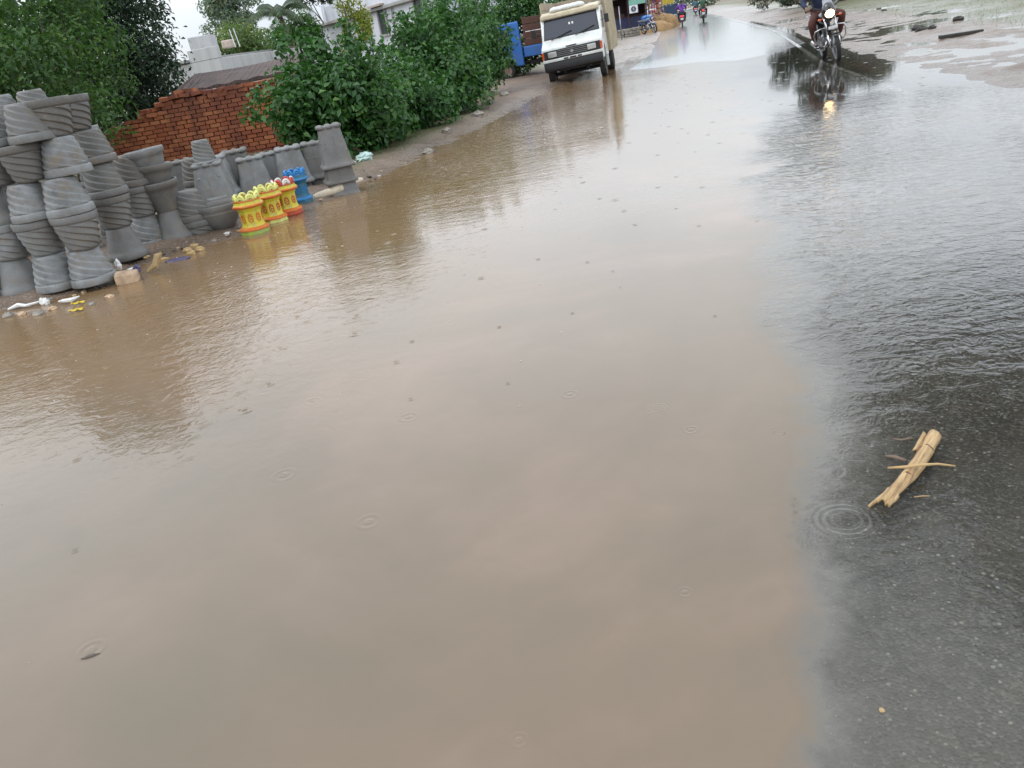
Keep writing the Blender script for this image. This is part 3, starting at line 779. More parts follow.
left_tree(560,0,70,5.0,(4.5,2.2,3.6),5200,40,0.3,LEAF_MID,'tree far behind the parked truck', 0.6,1.0, group=GF)
# right side: big roadside tree hanging over the road, and trees further on; they show mirrored in the wet road
GR = 'roadside trees on the right'
def plain_tree(x, y, hc, rad_, n, ncl, leaf, mat, lab, r0, r1, trunk, group=GR, lean=(0,0), name='roadside_tree'):
    cl = scatter_clumps((x+lean[0],y+lean[1],hc), rad_, ncl, r0, r1, 0.4)
    return tree(name, lab, (x,y,0.1), (x+lean[0]*0.6,y+lean[1]*0.6,hc*0.72), trunk, cl, n, leaf, mat, 'tree', group, 0.45, 14)
plain_tree(10.5,9.5,5.1,(2.7,2.6,2.0),14000,70,0.15,LEAF_DARK,'big dark roadside tree spreading over the right of the road', 0.35,0.75,0.28, lean=(-3.6,-0.9))
plain_tree(24.0,56,3.9,(2.4,1.7,2.9),9000,44,0.28,LEAF_DARK,'dark tree on the right far beyond the approaching motorcycle', 0.5,0.9,0.2)
plain_tree(28.5,58,4.0,(2.6,1.8,2.9),9000,44,0.28,LEAF_DARK,'green tree beside the dark tree on the right', 0.5,0.9,0.2)
plain_tree(31.5,62,3.6,(1.8,2.0,2.0),3500,30,0.24,LEAF_MID,'rightmost of three trees far beyond the approaching motorcycle', 0.5,0.9,0.2)
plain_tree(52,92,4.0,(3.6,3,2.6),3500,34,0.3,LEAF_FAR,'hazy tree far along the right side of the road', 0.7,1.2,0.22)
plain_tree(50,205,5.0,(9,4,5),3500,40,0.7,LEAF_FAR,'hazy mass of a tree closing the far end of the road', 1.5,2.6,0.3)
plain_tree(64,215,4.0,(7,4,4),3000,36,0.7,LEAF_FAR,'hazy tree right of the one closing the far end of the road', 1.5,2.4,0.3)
# coconut palm
def palm(px, py, Y, lab):
    top = AT(px, py, Y); b = Vector((top.x+0.4, Y, 0.1))
    r = thing('palm_tree', lab, 'palm', b)
    m = MB(); t0 = top-b
    m.tube([(0,0,-.1),(t0.x*0.1,0,t0.z*0.4),(t0.x*0.6,0,t0.z*0.75),tuple(t0)],[0.2,0.15,0.13,0.11],10); m.build('trunk', BARK, r, True)
    Vs = []; Fs = []
    for k in range(15):
        az = 2*PI*k/15+random.uniform(-.15,.15); up = random.uniform(0.05,1.25); L = random.uniform(1.5,2.1)
        d = Vector((math.cos(az),math.sin(az),0))
        pts = []
        for s in np.linspace(0,1,26):
            pts.append(t0 + d*L*s*math.cos(up*0.8)*0.95 + Vector((0,0, L*(math.sin(up)*s - (0.75+0.3*random.random()*0)*s*s))))
        for i in range(1,26):
            p = pts[i]; tg = (pts[i]-pts[i-1]).normalized(); sd = tg.cross(Vector((0,0,1))).normalized()
            ll = 0.42*math.sin(PI*min(1,(i/25)*0.85+0.15))+0.08
            for sgn in (-1,1):
                e = p+sd*sgn*ll*0.75+Vector((0,0,-ll*0.55))+tg*ll*0.35
                b0 = len(Vs); w = tg*0.034
                Vs += [tuple(p-w),tuple(p+w),tuple(e)]; Fs.append((b0,b0+1,b0+2))
            b0 = len(Vs); w = sd*0.02
            Vs += [tuple(pts[i-1]-w),tuple(pts[i-1]+w),tuple(p)]; Fs.append((b0,b0+1,b0+2))
    o = bpy.data.objects.new('fronds', np_mesh('fronds', Vs, Fs, LEAF_PALM)); C.objects.link(o); o.parent = r
palm(279,15,36,'coconut palm with drooping fronds left of the white house')

# ------------------------------------------------------------------ brick wall, hut and houses
def m_brick():
    t = NT('old_red_brick'); r = t.island(); p = t.obj()
    a = t.noise(1.1, 5, 0.6, p); b = t.noise(30, 4, 0.6, p)
    c = t.ramp(r, [(0.0,(0.25,0.068,0.03)),(0.5,(0.38,0.115,0.045)),(1.0,(0.47,0.18,0.075))])
    c = t.mix(t.ramp(a, [(0.44,(0,0,0)),(0.66,(0.8,0.8,0.8))]), c, (0.15,0.045,0.028))
    mp = t.n('ShaderNodeMapping'); t.l(p, mp.inputs[0]); mp.inputs['Scale'].default_value = (2.2,2.2,0.35)
    st = t.noise(1.3, 5, 0.65, mp.outputs[0])
    c = t.mix(t.ramp(st, [(0.52,(0,0,0)),(0.68,(0.75,0.75,0.75))]), c, (0.12,0.042,0.028))
    c = t.mix(t.math('MULTIPLY', b, 0.25), c, (0.15,0.07,0.05))
    return t.done(t.principled(c, 0.85, 0, t.bump(b, 0.006, 0.7)))
BRICK = m_brick(); MORTAR = m_plain('mud_mortar', (0.13,0.06,0.04), 0.95, var=0.35, bump=0.01)
WALLY = 16.2
def wall_top(px):  # surveyed broken outline of the wall, pixel y at given pixel x
    return np.interp(px, [100,114,125,140,152,165,178,190,200,212,235,262,300,360], [140,131,127,118,109,101,95,92,91,92,86,81,72,60])
wl = AT(116,150,WALLY); wr = AT(330,110,WALLY)
m = MB(); mm = MB()
bw, bh, bd = 0.205, 0.076, 0.11
row = 0; z = 0.1
pxs = np.linspace(100,360,60); xs_w = []; zs_w = []
for px in pxs:
    q_ = AT(px, float(wall_top(px)), WALLY); xs_w.append(q_.x); zs_w.append(q_.z)
def ztop(x): return float(np.interp(x, xs_w, zs_w))
while z < 2.6:
    x = wl.x - (bw/2 if row % 2 else 0) + random.uniform(-.02,.02)
    while x < wr.x:
        zt = ztop(x+bw/2)+0.05*mnoise.noise((x*2.3,row*0.2,0))
        if z < zt:
            loose = zt-z < 0.16
            L = bw-0.014; y0 = WALLY+random.uniform(-.008,.008)+(random.uniform(-.05,.06) if loose else 0)
            if not (random.random() < 0.012 and z < zt-0.4):
                m.box((x+L/2, y0, z+bh/2-0.004), (L*random.uniform(.94,1.0), bd+0.1, bh-0.012), (random.uniform(-.02,.02)+(random.uniform(-.12,.12) if loose else 0), random.uniform(-.012,.012)+(random.uniform(-.1,.1) if loose else 0), random.uniform(-.03,.03)+(random.uniform(-.35,.35) if loose else 0)))
        x += bw
    z += bh; row += 1
bwall = thing('brick_wall', 'broken red brick wall with crumbling top behind the grey planters', 'wall', (wl.x, WALLY, 0.1))
o = m.build('brickwork', BRICK, bwall); o.location = (-wl.x,-WALLY,-0.1)
seg = 40
for i in range(seg):
    x0 = wl.x+0.05+(wr.x-wl.x-0.1)*i/seg; x1 = wl.x+0.05+(wr.x-wl.x-0.1)*(i+1)/seg
    zt = max(0.3, min(ztop(x0),ztop(x1))-0.16)
    mm.box(((x0+x1)/2, WALLY+0.03, zt/2+0.05), (x1-x0, 0.15, zt))
o = mm.build('mortar_core', MORTAR, bwall); o.location = (-wl.x,-WALLY,-0.1)
# loose bricks heaped on top
GBK = 'loose bricks lying on the broken wall top'
# hut behind the wall
def m_tiles():
    t = NT('old_roof_tiles'); v = t.obj(); a = t.noise(2.5,5,0.6,v)
    w = t.n('ShaderNodeTexWave', wave_type='BANDS', bands_direction='X'); w.inputs['Scale'].default_value = 2.4; w.inputs['Distortion'].default_value = 1.0; t.l(v, w.inputs['Vector'])
    c = t.ramp(a, [(0.3,(0.055,0.038,0.035)),(0.7,(0.12,0.08,0.07))])
    return t.done(t.principled(c, 0.8, 0, t.bump(t.math('ADD', w.outputs['Fac'], t.math('MULTIPLY', a, 0.8)), 0.05, 0.8)))
HY = 19.0
hut = thing('brick_hut', 'low red brick hut with dark sagging roof behind the broken wall', 'hut', (AT(230,90,HY).x, HY, 0.1))
hx = hut.location.x
a = AT(172,97,HY-0.3); b = AT(196,77,HY+1.2); c1 = AT(300,57,HY+1.2); d1 = AT(300,72,HY-0.3)
m = MB()
A = [Vector(p)-hut.location for p in (a, (b.x-0.0,b.y,b.z), c1, d1)]
back = [Vector((A[0].x+0.1, 2.9, A[0].z)), Vector((A[3].x, 2.9, A[3].z))]
up = Vector((0,0,0.07))
V = [A[0],A[3],A[2],A[1]]
nU = 22
top = []; 
for i in range(nU+1):
    u = i/nU
    e = A[0].lerp(A[3],u); r_ = A[1].lerp(A[2],u); sag = -0.10*math.sin(PI*u)
    top.append((e+Vector((0,0,0.02*math.sin(u*40))), r_+Vector((0,0,sag*0.4)), back[0].lerp(back[1],u)))
vs = []; fs = []
for layer in (0.0, 0.07):
    for t3 in top: vs += [p+Vector((0,0,layer)) for p in t3]
K = 3*(nU+1)
for i in range(nU):
    for j in range(2):
        q0 = 3*i+j; fs.append((q0,q0+1,q0+4,q0+3)); fs.append((K+q0,K+q0+3,K+q0+4,K+q0+1))
    for j in (0,2): q0 = 3*i+j; fs.append((q0,q0+3,K+q0+3,K+q0))
for i in (0,nU):
    for j in range(2): q0 = 3*i+j; fs.append((q0,q0+1,K+q0+1,K+q0))
m.add(vs, fs); m.build('roof', m_tiles(), hut)
m = MB()
zb = 0.0
e0, e1 = A[0]+Vector((0.25,0.25,-0.03)), A[3]+Vector((0,0.25,-0.03))
x = e0.x; row = 0
z = 0.0
while z < max(e0.z,e1.z):
    x = e0.x - (0.117 if row%2 else 0)
    while x < e1.x:
        zt = e0.z+(e1.z-e0.z)*(x-e0.x)/(e1.x-e0.x)
        if z < zt-0.05: m.box((x+0.11, e0.y, z+0.04), (0.222, 0.2+random.uniform(0,.01), 0.072))
        x += 0.236
    z += 0.082; row += 1
m.build('wall', BRICK, hut)

def m_plaster(name, col, stain=(0.16,0.16,0.15)):
    t = NT(name); v = t.obj()
    mp = t.n('ShaderNodeMapping'); t.l(v, mp.inputs[0]); mp.inputs['Scale'].default_value = (2.2,2.2,0.35)
    s = t.noise(1.4, 6, 0.65, mp.outputs[0]); a = t.noise(0.7, 5, 0.6, v); b = t.noise(12,4,0.6,v)
    k = t.math('MULTIPLY', t.ramp(s, [(0.45,(0,0,0)),(0.75,(1,1,1))]), t.ramp(a, [(0.35,(0.2,0.2,0.2)),(0.7,(0.9,0.9,0.9))]))
    c = t.mix(k, col, stain); c = t.mix(t.math('MULTIPLY', b, 0.15), c, (0.2,0.2,0.2))
    return t.done(t.principled(c, 0.85, 0, t.bump(b, 0.01, 0.5)))
PLG = m_plaster('stained_plaster', (0.46,0.46,0.46)); PLW = m_plaster('white_plaster', (0.62,0.63,0.68), (0.34,0.35,0.38))
DARKGL = m_plain('dark_opening', (0.03,0.035,0.04), 0.3, var=0.3); CEMTRIM = m_plaster('cement_trim', (0.34,0.33,0.32))
RUST = m_plain('rusty_iron', (0.16,0.085,0.05), 0.7, var=0.4)
# pale grey house
Y0 = 33
p0 = AT(166,100,Y0); p1 = AT(236,90,Y0-1.5)
h1 = thing('grey_house','small flat roofed pale grey house with stained walls behind the hut','house',(p0.x,Y0,0.1))
def loc_(p, root): return Vector(p)-root.location
zt0 = AT(168,68,Y0).z; zt1 = AT(232,50,Y0-1.5).z
W = p1.x-p0.x
m = MB(); m.prism([(0,-0.1),(0,zt0-0.1),(5.0,zt0-0.1),(5.0,-0.1)], 0, W); o = m.build('wall', PLG, h1, bevel=0.02); o.rotation_euler.z = math.atan2(-1.5, W)
m = MB(); m.box((W*0.27,2.5,zt0-0.02),(W*0.56,5.3,0.1)); o = m.build('roof_slab', CEMTRIM, h1, bevel=0.015); o.rotation_euler.z = math.atan2(-1.5,W)
m = MB(); m.prism([(-0.01,zt0-0.1),(-0.01,zt0+0.32),(0.16,zt0+0.32),(0.16,zt0-0.1)], W*0.55, W+0.01); o = m.build('parapet', PLG, h1, bevel=0.02); o.rotation_euler.z = math.atan2(-1.5,W)
pb = loc_(AT(193,55,Y0-0.2), h1); m = MB(); m.box((pb.x,1.6,zt0+0.38),(0.85,1.0,0.95)); o = m.build('stair_head', PLG, h1, bevel=0.03)
pb = loc_(AT(222,49,Y0-0.5), h1); m = MB(); m.box((pb.x,0.6,zt0+0.38),(0.4,0.5,0.28)); m.build('water_tank', m_plain('tank_tan',(0.45,0.36,0.3),0.6), h1, bevel=0.05)
pb = loc_(AT(231,45,Y0-0.8), h1)
for dx in (-0.07,0.09):
    m = MB(); m.tube([(pb.x+dx,0.1,zt0+0.2),(pb.x+dx-0.06,0.1,zt0+0.85)],0.022,6); m.build('pipe', m_plain('pipe_white',(0.6,0.6,0.6),0.5), h1)
# white two storey house
q0 = AT(309,20,41); q1 = AT(445,0,30)
wd = Vector((q1.x-q0.x, q1.y-q0.y, 0)); WL = wd.length; ang = math.atan2(wd.y, wd.x)
h2 = thing('white_house','white washed two storey house with flat parapet roof above the hedge','house',(q0.x,q0.y,0.1), ang)
zl = AT(330,20,40).z-0.1       # underside of the parapet band
m = MB()
wins = []
def along(px, py):   # distance along the facade of the sight line through a pixel
    a_ = ray(px,py)
    # solve q0+wd*s = a*t
    s = (q0.y*a_[0]-q0.x*a_[1])/(wd.x*a_[1]-wd.y*a_[0]); t = (q0.x+wd.x*s)/a_[0]
    return s*WL, CAMH+a_[2]*t-0.1
PZ = along(380,10)[1]
m.prism([(0,-0.1),(0,PZ),(2.6,PZ),(2.6,-0.1)], -0.3, WL-0.4); m.build('wall', PLW, h2, bevel=0.03)
m = MB(); m.box((WL/2-0.35,1.25,PZ+0.05),(WL+0.5,2.9,0.12)); m.build('roof_ledge', CEMTRIM, h2, bevel=0.02)
m = MB(); m.prism([(-0.12,PZ+0.11),(-0.12,PZ+0.72),(0.04,PZ+0.72),(0.04,PZ+0.11)], 2.2, WL-0.3); m.build('parapet', PLW, h2, bevel=0.02)
for px, py, w in ((312,18,0.5),(327,12,0.35),(341,5,0.45)):
    s, zz = along(px, py); m = MB(); m.box((s,-0.04,PZ+0.45),(w,0.3,0.72)); m.build('parapet_pier', PLW, h2, bevel=0.02)
for i, (px, py) in enumerate(((384,22),(366,28),(420,8),(348,35))):
    s, zz = along(px, py)
    f = MB(); ww, wh = 0.62, 0.95
    for (cx, cz, sx, sz) in ((0,wh/2,ww+0.16,0.08),(0,-wh/2,ww+0.16,0.08),(-ww/2-0.04,0,0.08,wh-0.09),(ww/2+0.04,0,0.08,wh-0.09)):
        f.box((s+cx,-0.03,zz+cz),(sx,0.1,sz))
    fo = f.build('window', CEMTRIM, h2)
    m = MB(); m.box((s,0.0,zz),(ww-0.003,0.05,wh-0.085)); m.build('pane', DARKGL, fo)
    m = MB(); m.box((s,-0.15,zz+wh/2+0.13),(ww+0.5,0.36,0.07)); m.build('sunshade', m_plaster('brown_trim',(0.4,0.33,0.28)), fo)
    m = MB(); m.box((s+0.1,-0.02,zz+wh/2+0.62),(0.2,0.06,0.2)); m.build('vent', DARKGL, h2)
s, zz = along(393,10)
m = MB(); m.tube([(s,-0.08,0),(s,-0.08,PZ)],0.04,8); m.build('drain_pipe', CEMTRIM, h2)
# brown broken mud wall in the gap left of the brick wall
c = AT(108,118,21)
m = MB()
for k in range(14):
    m.box((c.x-1.2+k*0.2, 21+random.uniform(-.03,.03), 0.1+(0.85+0.35*mnoise.noise((k*0.4,3,1)))/2), (0.21,0.3,0.85+0.35*mnoise.noise((k*0.4,3,1))), (0,0,random.uniform(-.1,.1)))
tag(m.build('mud_wall', m_plain('mud_brown',(0.17,0.125,0.095),0.95,var=0.4,bump=0.03), None, bevel=0.03), 'low brown mud wall seen in the gap left of the brick wall', 'wall')

# ------------------------------------------------------------------ vehicles
RDIR = -math.atan2(d0.x, d0.y)              # rotation that turns local +y along the road
WHITEP = m_paint('cream_white_paint', (0.74,0.77,0.75), 0.3, 0.5, (0.32,0.24,0.16), 0.35, 2.2)
CREAM = m_paint('cream_paint', (0.6,0.52,0.36), 0.5, 0.1, (0.22,0.15,0.09), 0.5, 3)
BLACKP = m_plain('black_plastic', (0.018,0.018,0.02), 0.45)
RUBBER = m_plain('tyre_rubber', (0.02,0.019,0.018), 0.75, var=0.35)
CHROME = m_plain('chrome', (0.62,0.62,0.63), 0.16, 1.0, var=0.1)
STEEL = m_plain('dull_steel', (0.32,0.32,0.33), 0.4, 0.9)
t_ = NT('dark_window_glass'); GLASS = t_.done(t_.principled((0.045,0.05,0.065), 0.04, spec=0.5))
LAMPG = m_plain('lamp_glass', (0.5,0.5,0.48), 0.12, 0.3, var=0.15, coat=0.6)
AMBER = m_plain('amber_lens', (0.55,0.09,0.02), 0.2, coat=0.5)
REDL = m_plain('red_lens', (0.5,0.015,0.015), 0.2, coat=0.5)
BRAKE = m_emit('lit_tail_lamp', (1.0,0.05,0.05), 1.6)
HEADL = m_emit('lit_headlamp', (1.0,0.70,0.34), 14.0)
WOODB = m_paint('bleached_wood', (0.40,0.33,0.235), 0.75, 0, (0.14,0.1,0.07), 0.6, 2.5)
TARP = m_plain('pale_tarpaulin', (0.62,0.62,0.6), 0.6, var=0.15)

def wheel_mb(m_t, m_r, c, R, w, hub=0.55, axis_='x'):
    n = 40
    rot = Matrix.Rotation(PI/2,4,'Y')
    T = Matrix.Translation(c) @ rot
    prof = [(R*hub,-w/2*0.8),(R*0.8,-w/2),(R*0.95,-w/2*0.9),(R,-w/2*0.6),(R,w/2*0.6),(R*0.95,w/2*0.9),(R*0.8,w/2),(R*hub,w/2*0.8)]
    m_t.lathe(prof, n, T, lambda r,z,th,i: r*(1-(0.02 if (int(th*n/(2*PI))%2 and i in (3,4)) else 0)))
    m_r.lathe([(R*hub,-w/2*0.7),(R*hub*0.9,-w/2*0.72),(R*hub*0.75,-w*0.2),(R*0.2,-w*0.2),(R*0.16,-w*0.35),(0.003,-w*0.36)], 24, T)
    m_r.lathe([(R*hub,w/2*0.7),(R*hub*0.9,w/2*0.72),(R*hub*0.75,w*0.2),(R*0.2,w*0.2),(R*0.16,w*0.35),(0.003,w*0.36)], 24, T)

def truck():
    b = G(580,80,-0.02)
    r = thing('pickup_truck','white light truck with cream roof and tall wooden cargo sides parked in the water','truck',(b.x,b.y,-0.06), RDIR)
    r.rotation_euler = (0, rad(-3.0), RDIR); r.scale = (0.92,0.92,0.84)
    Wd = 0.93
    off = -0.75   # puts the front axle at local y=0
    def P(l): return [(y+off,z) for y,z in l]
    m = MB()
    m.prism(P([(0.02,0.62),(-0.02,0.8),(0.0,1.2),(0.05,1.27),(0.50,1.47),(0.88,2.12),(0.98,2.2),(1.85,2.24),(1.92,2.15),(1.92,0.62),(1.25,0.62),(1.18,0.85),(0.98,1.0),(0.55,1.0),(0.36,0.85),(0.30,0.62)]), -Wd, Wd)
    cab = m.build('cab', WHITEP, r, bevel=0.05, seg=3)
    # windscreen, rubber seal
    def slope(y): return 1.47+(y-0.50)*(0.65/0.38)
    def wsq(mb, x0,x1,ya,yb,n_=0.012,th=0.012):
        nrm = Vector((0,-0.65,0.38)).normalized()
        ps = [Vector((x,y+off,slope(y))) for x,y in ((x0,ya),(x1,ya),(x1*0.95,yb),(x0*0.95,yb))]
        vs = [p+nrm*n_ for p in ps]+[p+nrm*(n_-th) for p in ps]
        mb.add(vs,[(0,1,2,3),(7,6,5,4),(0,4,5,1),(1,5,6,2),(2,6,7,3),(3,7,4,0)])
    m = MB(); wsq(m,-0.86,0.86,0.515,0.87,0.006); m.build('windscreen_seal', BLACKP, r)
    m = MB(); wsq(m,-0.82,0.82,0.535,0.85,0.012); m.build('windscreen', GLASS, r)
    m = MB(); 
    for x in (-0.06,0.04): wsq(m,x,x+0.05,0.715,0.755,0.015,0.004)
    m.build('sticker', TARP, r)
    for x0, x1 in ((-0.55,0.02),(0.2,0.72)):
        m = MB(); n_ = Vector((0,-0.65,0.38)).normalized()*0.035
        p0 = Vector((x0-0.08,0.50+off,slope(0.50)))+n_; p1 = Vector((x1,0.60+off,slope(0.60)))+n_
        m.tube([p0,p1],0.016,6); m.tube([p0+Vector((0.25,-.015,0.0)),p0.lerp(p1,0.5)],0.012,5); m.build('wiper', BLACKP, r)
    # cream peak over the windscreen and roof load
    m = MB(); m.prism(P([(0.78,2.13),(0.86,2.10),(0.97,2.19),(1.4,2.235),(1.88,2.255),(1.88,2.34),(1.2,2.34),(0.80,2.27)]), -0.91, 0.91); m.build('roof_peak', CREAM, r, bevel=0.04, seg=3)
    m = MB()
    for k in range(5): m.sphere((-0.45+k*0.18, 1.25+off+0.1*(k%2), 2.37),(0.2,0.35,0.11),12,8)
    m.build('roof_load', TARP, r, True)
    # front face
    m = MB(); m.box((0,-0.026+off,1.045),(1.74,0.05,0.26)); g_ = m.build('grille', BLACKP, r, bevel=0.015)
    m = MB()
    for k in range(4): m.box((0,-0.054+off,0.965+k*0.055),(1.0,0.012,0.014))
    m.build('grille_bar', STEEL, g_)
    m = MB(); m.lathe([(0.002,0.01),(0.05,0.01),(0.055,0)],20,Matrix.Translation((0,-0.056+off,1.05)) @ Matrix.Rotation(PI/2,4,'X')); m.build('emblem', CHROME, g_)
    m = MB(); m.box((0,-0.03+off,1.215),(0.32,0.03,0.035)); m.build('bonnet_badge', BLACKP, r, bevel=0.006)
    for s in (-1,1):
        m = MB(); m.box((s*0.60,-0.066+off,1.045),(0.27,0.05,0.17)); h = m.build('headlight', LAMPG, r, bevel=0.02)
        m = MB(); m.box((s*0.60,-0.06+off,1.045),(0.31,0.035,0.21)); m.build('surround', BLACKP, h, bevel=0.01)
        m = MB(); m.box((s*0.855,0.0+off,1.045),(0.14,0.1,0.22)); m.build('indicator', AMBER, r, bevel=0.015)
        m = MB(); m.tube([(s*0.93,0.55+off,1.75),(s*1.08,0.47+off,1.78)],0.012,6); m.box((s*1.12,0.46+off,1.78),(0.13,0.04,0.26)); m.build('mirror', BLACKP, r, bevel=0.01)
        m = MB(); m.add([(s*0.934,0.72+off,1.52),(s*0.934,1.6+off,1.52),(s*0.934,1.6+off,2.05),(s*0.934,1.0+off,2.05),
                         (s*0.925,0.72+off,1.52),(s*0.925,1.6+off,1.52),(s*0.925,1.6+off,2.05),(s*0.925,1.0+off,2.05)],[(0,1,2,3),(7,6,5,4),(0,4,5,1),(1,5,6,2),(2,6,7,3),(3,7,4,0)])
        d_ = m.build('side_window', GLASS, r)
        m = MB(); m.box((s*0.935,1.15+off,1.18),(0.012,0.9,0.6)); dd = m.build('door', WHITEP, r, bevel=0.005)
        m = MB(); m.box((s*0.95,1.5+off,1.38),(0.02,0.14,0.035)); m.build('handle', BLACKP, dd)
    m = MB(); m.box((0,-0.07+off,0.86),(1.84,0.08,0.085)); bp = m.build('bumper', WHITEP, r, bevel=0.015)
    m = MB()
    for x,w in ((-0.2,0.14),(0.02,0.2),(0.22,0.12)): m.box((x,-0.113+off,0.86),(w,0.006,0.05))
    m.build('plate_marks', BLACKP, bp)
    m = MB(); m.prism(P([(-0.09,0.55),(-0.11,0.66),(-0.09,0.815),(0.05,0.815),(0.12,0.5)]), -0.9,0.9); m.build('lower_bumper', BLACKP, r, bevel=0.02)
    m = MB(); m.box((0.0,1.9,0.56),(0.75,5.2,0.14)); m.tube([(-0.75,0,0.38),(0.75,0,0.38)],0.06,8); m.tube([(-0.75,2.75,0.38),(0.75,2.75,0.38)],0.07,8); m.sphere((0.05,2.75,0.4),0.16,12,8); m.box((-.35,0.05,0.42),(.06,1.0,.05)); m.box((.35,0.05,0.42),(.06,1.0,.05))
    m.build('chassis', BLACKP, r)
    for y, xs_, w in ((0,(-0.8,0.8),0.19),(2.75,(-0.76,0.76),0.36)):
        for x in xs_:
            a_, c_ = MB(), MB(); wheel_mb(a_, c_, Vector((0,0,0)), 0.385, w)
            wv_ = thing('wheel',None,None,(x,y,0.385)); wv_.parent = r
            a_.build('tyre', RUBBER, wv_); c_.build('rim', m_plain('rim_dirt',(0.2,0.17,0.14),0.7), wv_)
    for s in (-1,1):   # white mud guards behind the front wheel
        m = MB(); m.box((s*0.9,0.62,0.5),(0.1,0.03,0.4)); m.build('mud_flap', WHITEP, r, bevel=0.005)
    # cargo body
    bed = thing('cargo_bed',None,None,(0,0,0)); bed.parent = r
    m = MB(); m.box((0,2.9,0.8),(2.0,3.3,0.16)); m.build('floor', WOODB, bed, bevel=0.01)
    for s in (-1,1):
        m = MB()
        for k in range(7): m.box((s*0.985,2.9+random.uniform(-.01,.01),1.0+k*0.265),(0.04,3.26,0.25))
        m.build('side_boards', WOODB, bed, bevel=0.006)
        m = MB()
        for y in np.linspace(1.33,4.47,8): m.box((s*1.025,float(y),1.72),(0.045,0.09,1.92))
        m.build('side_posts', CREAM, bed, bevel=0.006)
    m = MB()
    for k in range(5): m.box((0,1.27,1.0+k*0.255),(1.94,0.04,0.24))
    m.build('front_boards', WOODB, bed, bevel=0.006)
    m = MB()
    for k in range(7): m.box((0,4.53,1.0+k*0.265),(1.94,0.04,0.25))
    m.build('tail_board', WOODB, bed, bevel=0.006)
    return r
truck()

def blue_truck():
    """small blue goods vehicle half hidden by the hedge, seen from its right side"""
    BLUEV = m_paint('bright_blue_paint', (0.02,0.16,0.55), 0.35, 0.4, (0.1,0.1,0.12), 0.4, 3)
    b = G(500,82,0.1)
    r = thing('goods_carrier','bright blue small goods vehicle with reddish brown load bed behind the hedge','truck',(b.x+0.25,b.y+1.1,0.1), rad(-6))
    # local x runs to the right (towards its tail)
    m = MB(); Yd = 0.65
    prof = [(-0.72,0.30),(-0.70,0.72),(-0.52,1.02),(-0.22,1.62),(0.0,1.72),(0.72,1.75),(0.76,0.82),(0.76,0.36),(0.52,0.36),(0.42,0.56),(0.25,0.64),(0.08,0.64),(-0.1,0.56),(-0.2,0.36)]
    vs = [(x,-Yd,z) for x,z in prof]+[(x,Yd,z) for x,z in prof]; n = len(prof)
    m.add(vs,[tuple(range(n-1,-1,-1)),tuple(range(n,2*n))]+[(i,(i+1)%n,n+(i+1)%n,n+i) for i in range(n)])
    m.build('cab', BLUEV, r, bevel=0.04, seg=3)
    m = MB(); m.add([(-0.30,-0.662,1.05),(0.38,-0.662,1.05),(0.38,-0.662,1.55),(-0.12,-0.662,1.55),(-0.30,-0.65,1.05),(0.38,-0.65,1.05),(0.38,-0.65,1.55),(-0.12,-0.65,1.55)],[(0,1,2,3),(7,6,5,4),(0,4,5,1),(1,5,6,2),(2,6,7,3),(3,7,4,0)])
    m.build('side_window', GLASS, r)
    m = MB(); m.box((0.42,-0.66,0.92),(0.12,0.02,0.04)); m.sphere((0.05,-0.66,0.92),(0.05,0.015,0.05),10,6); m.build('door_handle', BLACKP, r)
    m = MB(); m.box((1.75,0,0.78),(1.9,1.3,0.34)); m.build('load_bed', BLUEV, r, bevel=0.03)
    m = MB()
    for k in range(4): m.box((1.75,-0.60,1.06+k*0.22),(1.8,0.05,0.2)); m.box((1.75,0.60,1.06+k*0.22),(1.8,0.05,0.2))
    for x in (0.88,2.62): m.box((x,0,1.4),(0.05,1.15,0.9))
    m.build('bed_boards', m_paint('red_brown_boards',(0.11,0.045,0.032),0.7,0,(0.05,0.03,0.02),0.5), r, bevel=0.01)
    m = MB(); m.box((1.0,0,0.42),(3.2,0.6,0.12)); m.build('chassis', BLACKP, r)
    for x in (0.16,2.05):
        for y in (-0.56,0.56):
            a_, c_ = MB(), MB(); 
            wheel_mb(a_, c_, Vector((0,0,0)), 0.27, 0.15)
            w = thing('wheel',None,None,(x,y,0.27)); w.parent = r; w.rotation_euler.z = PI/2
            a_.build('tyre', RUBBER, w); c_.build('rim', m_plain('rim_red',(0.24,0.17,0.14),0.6), w)
blue_truck()

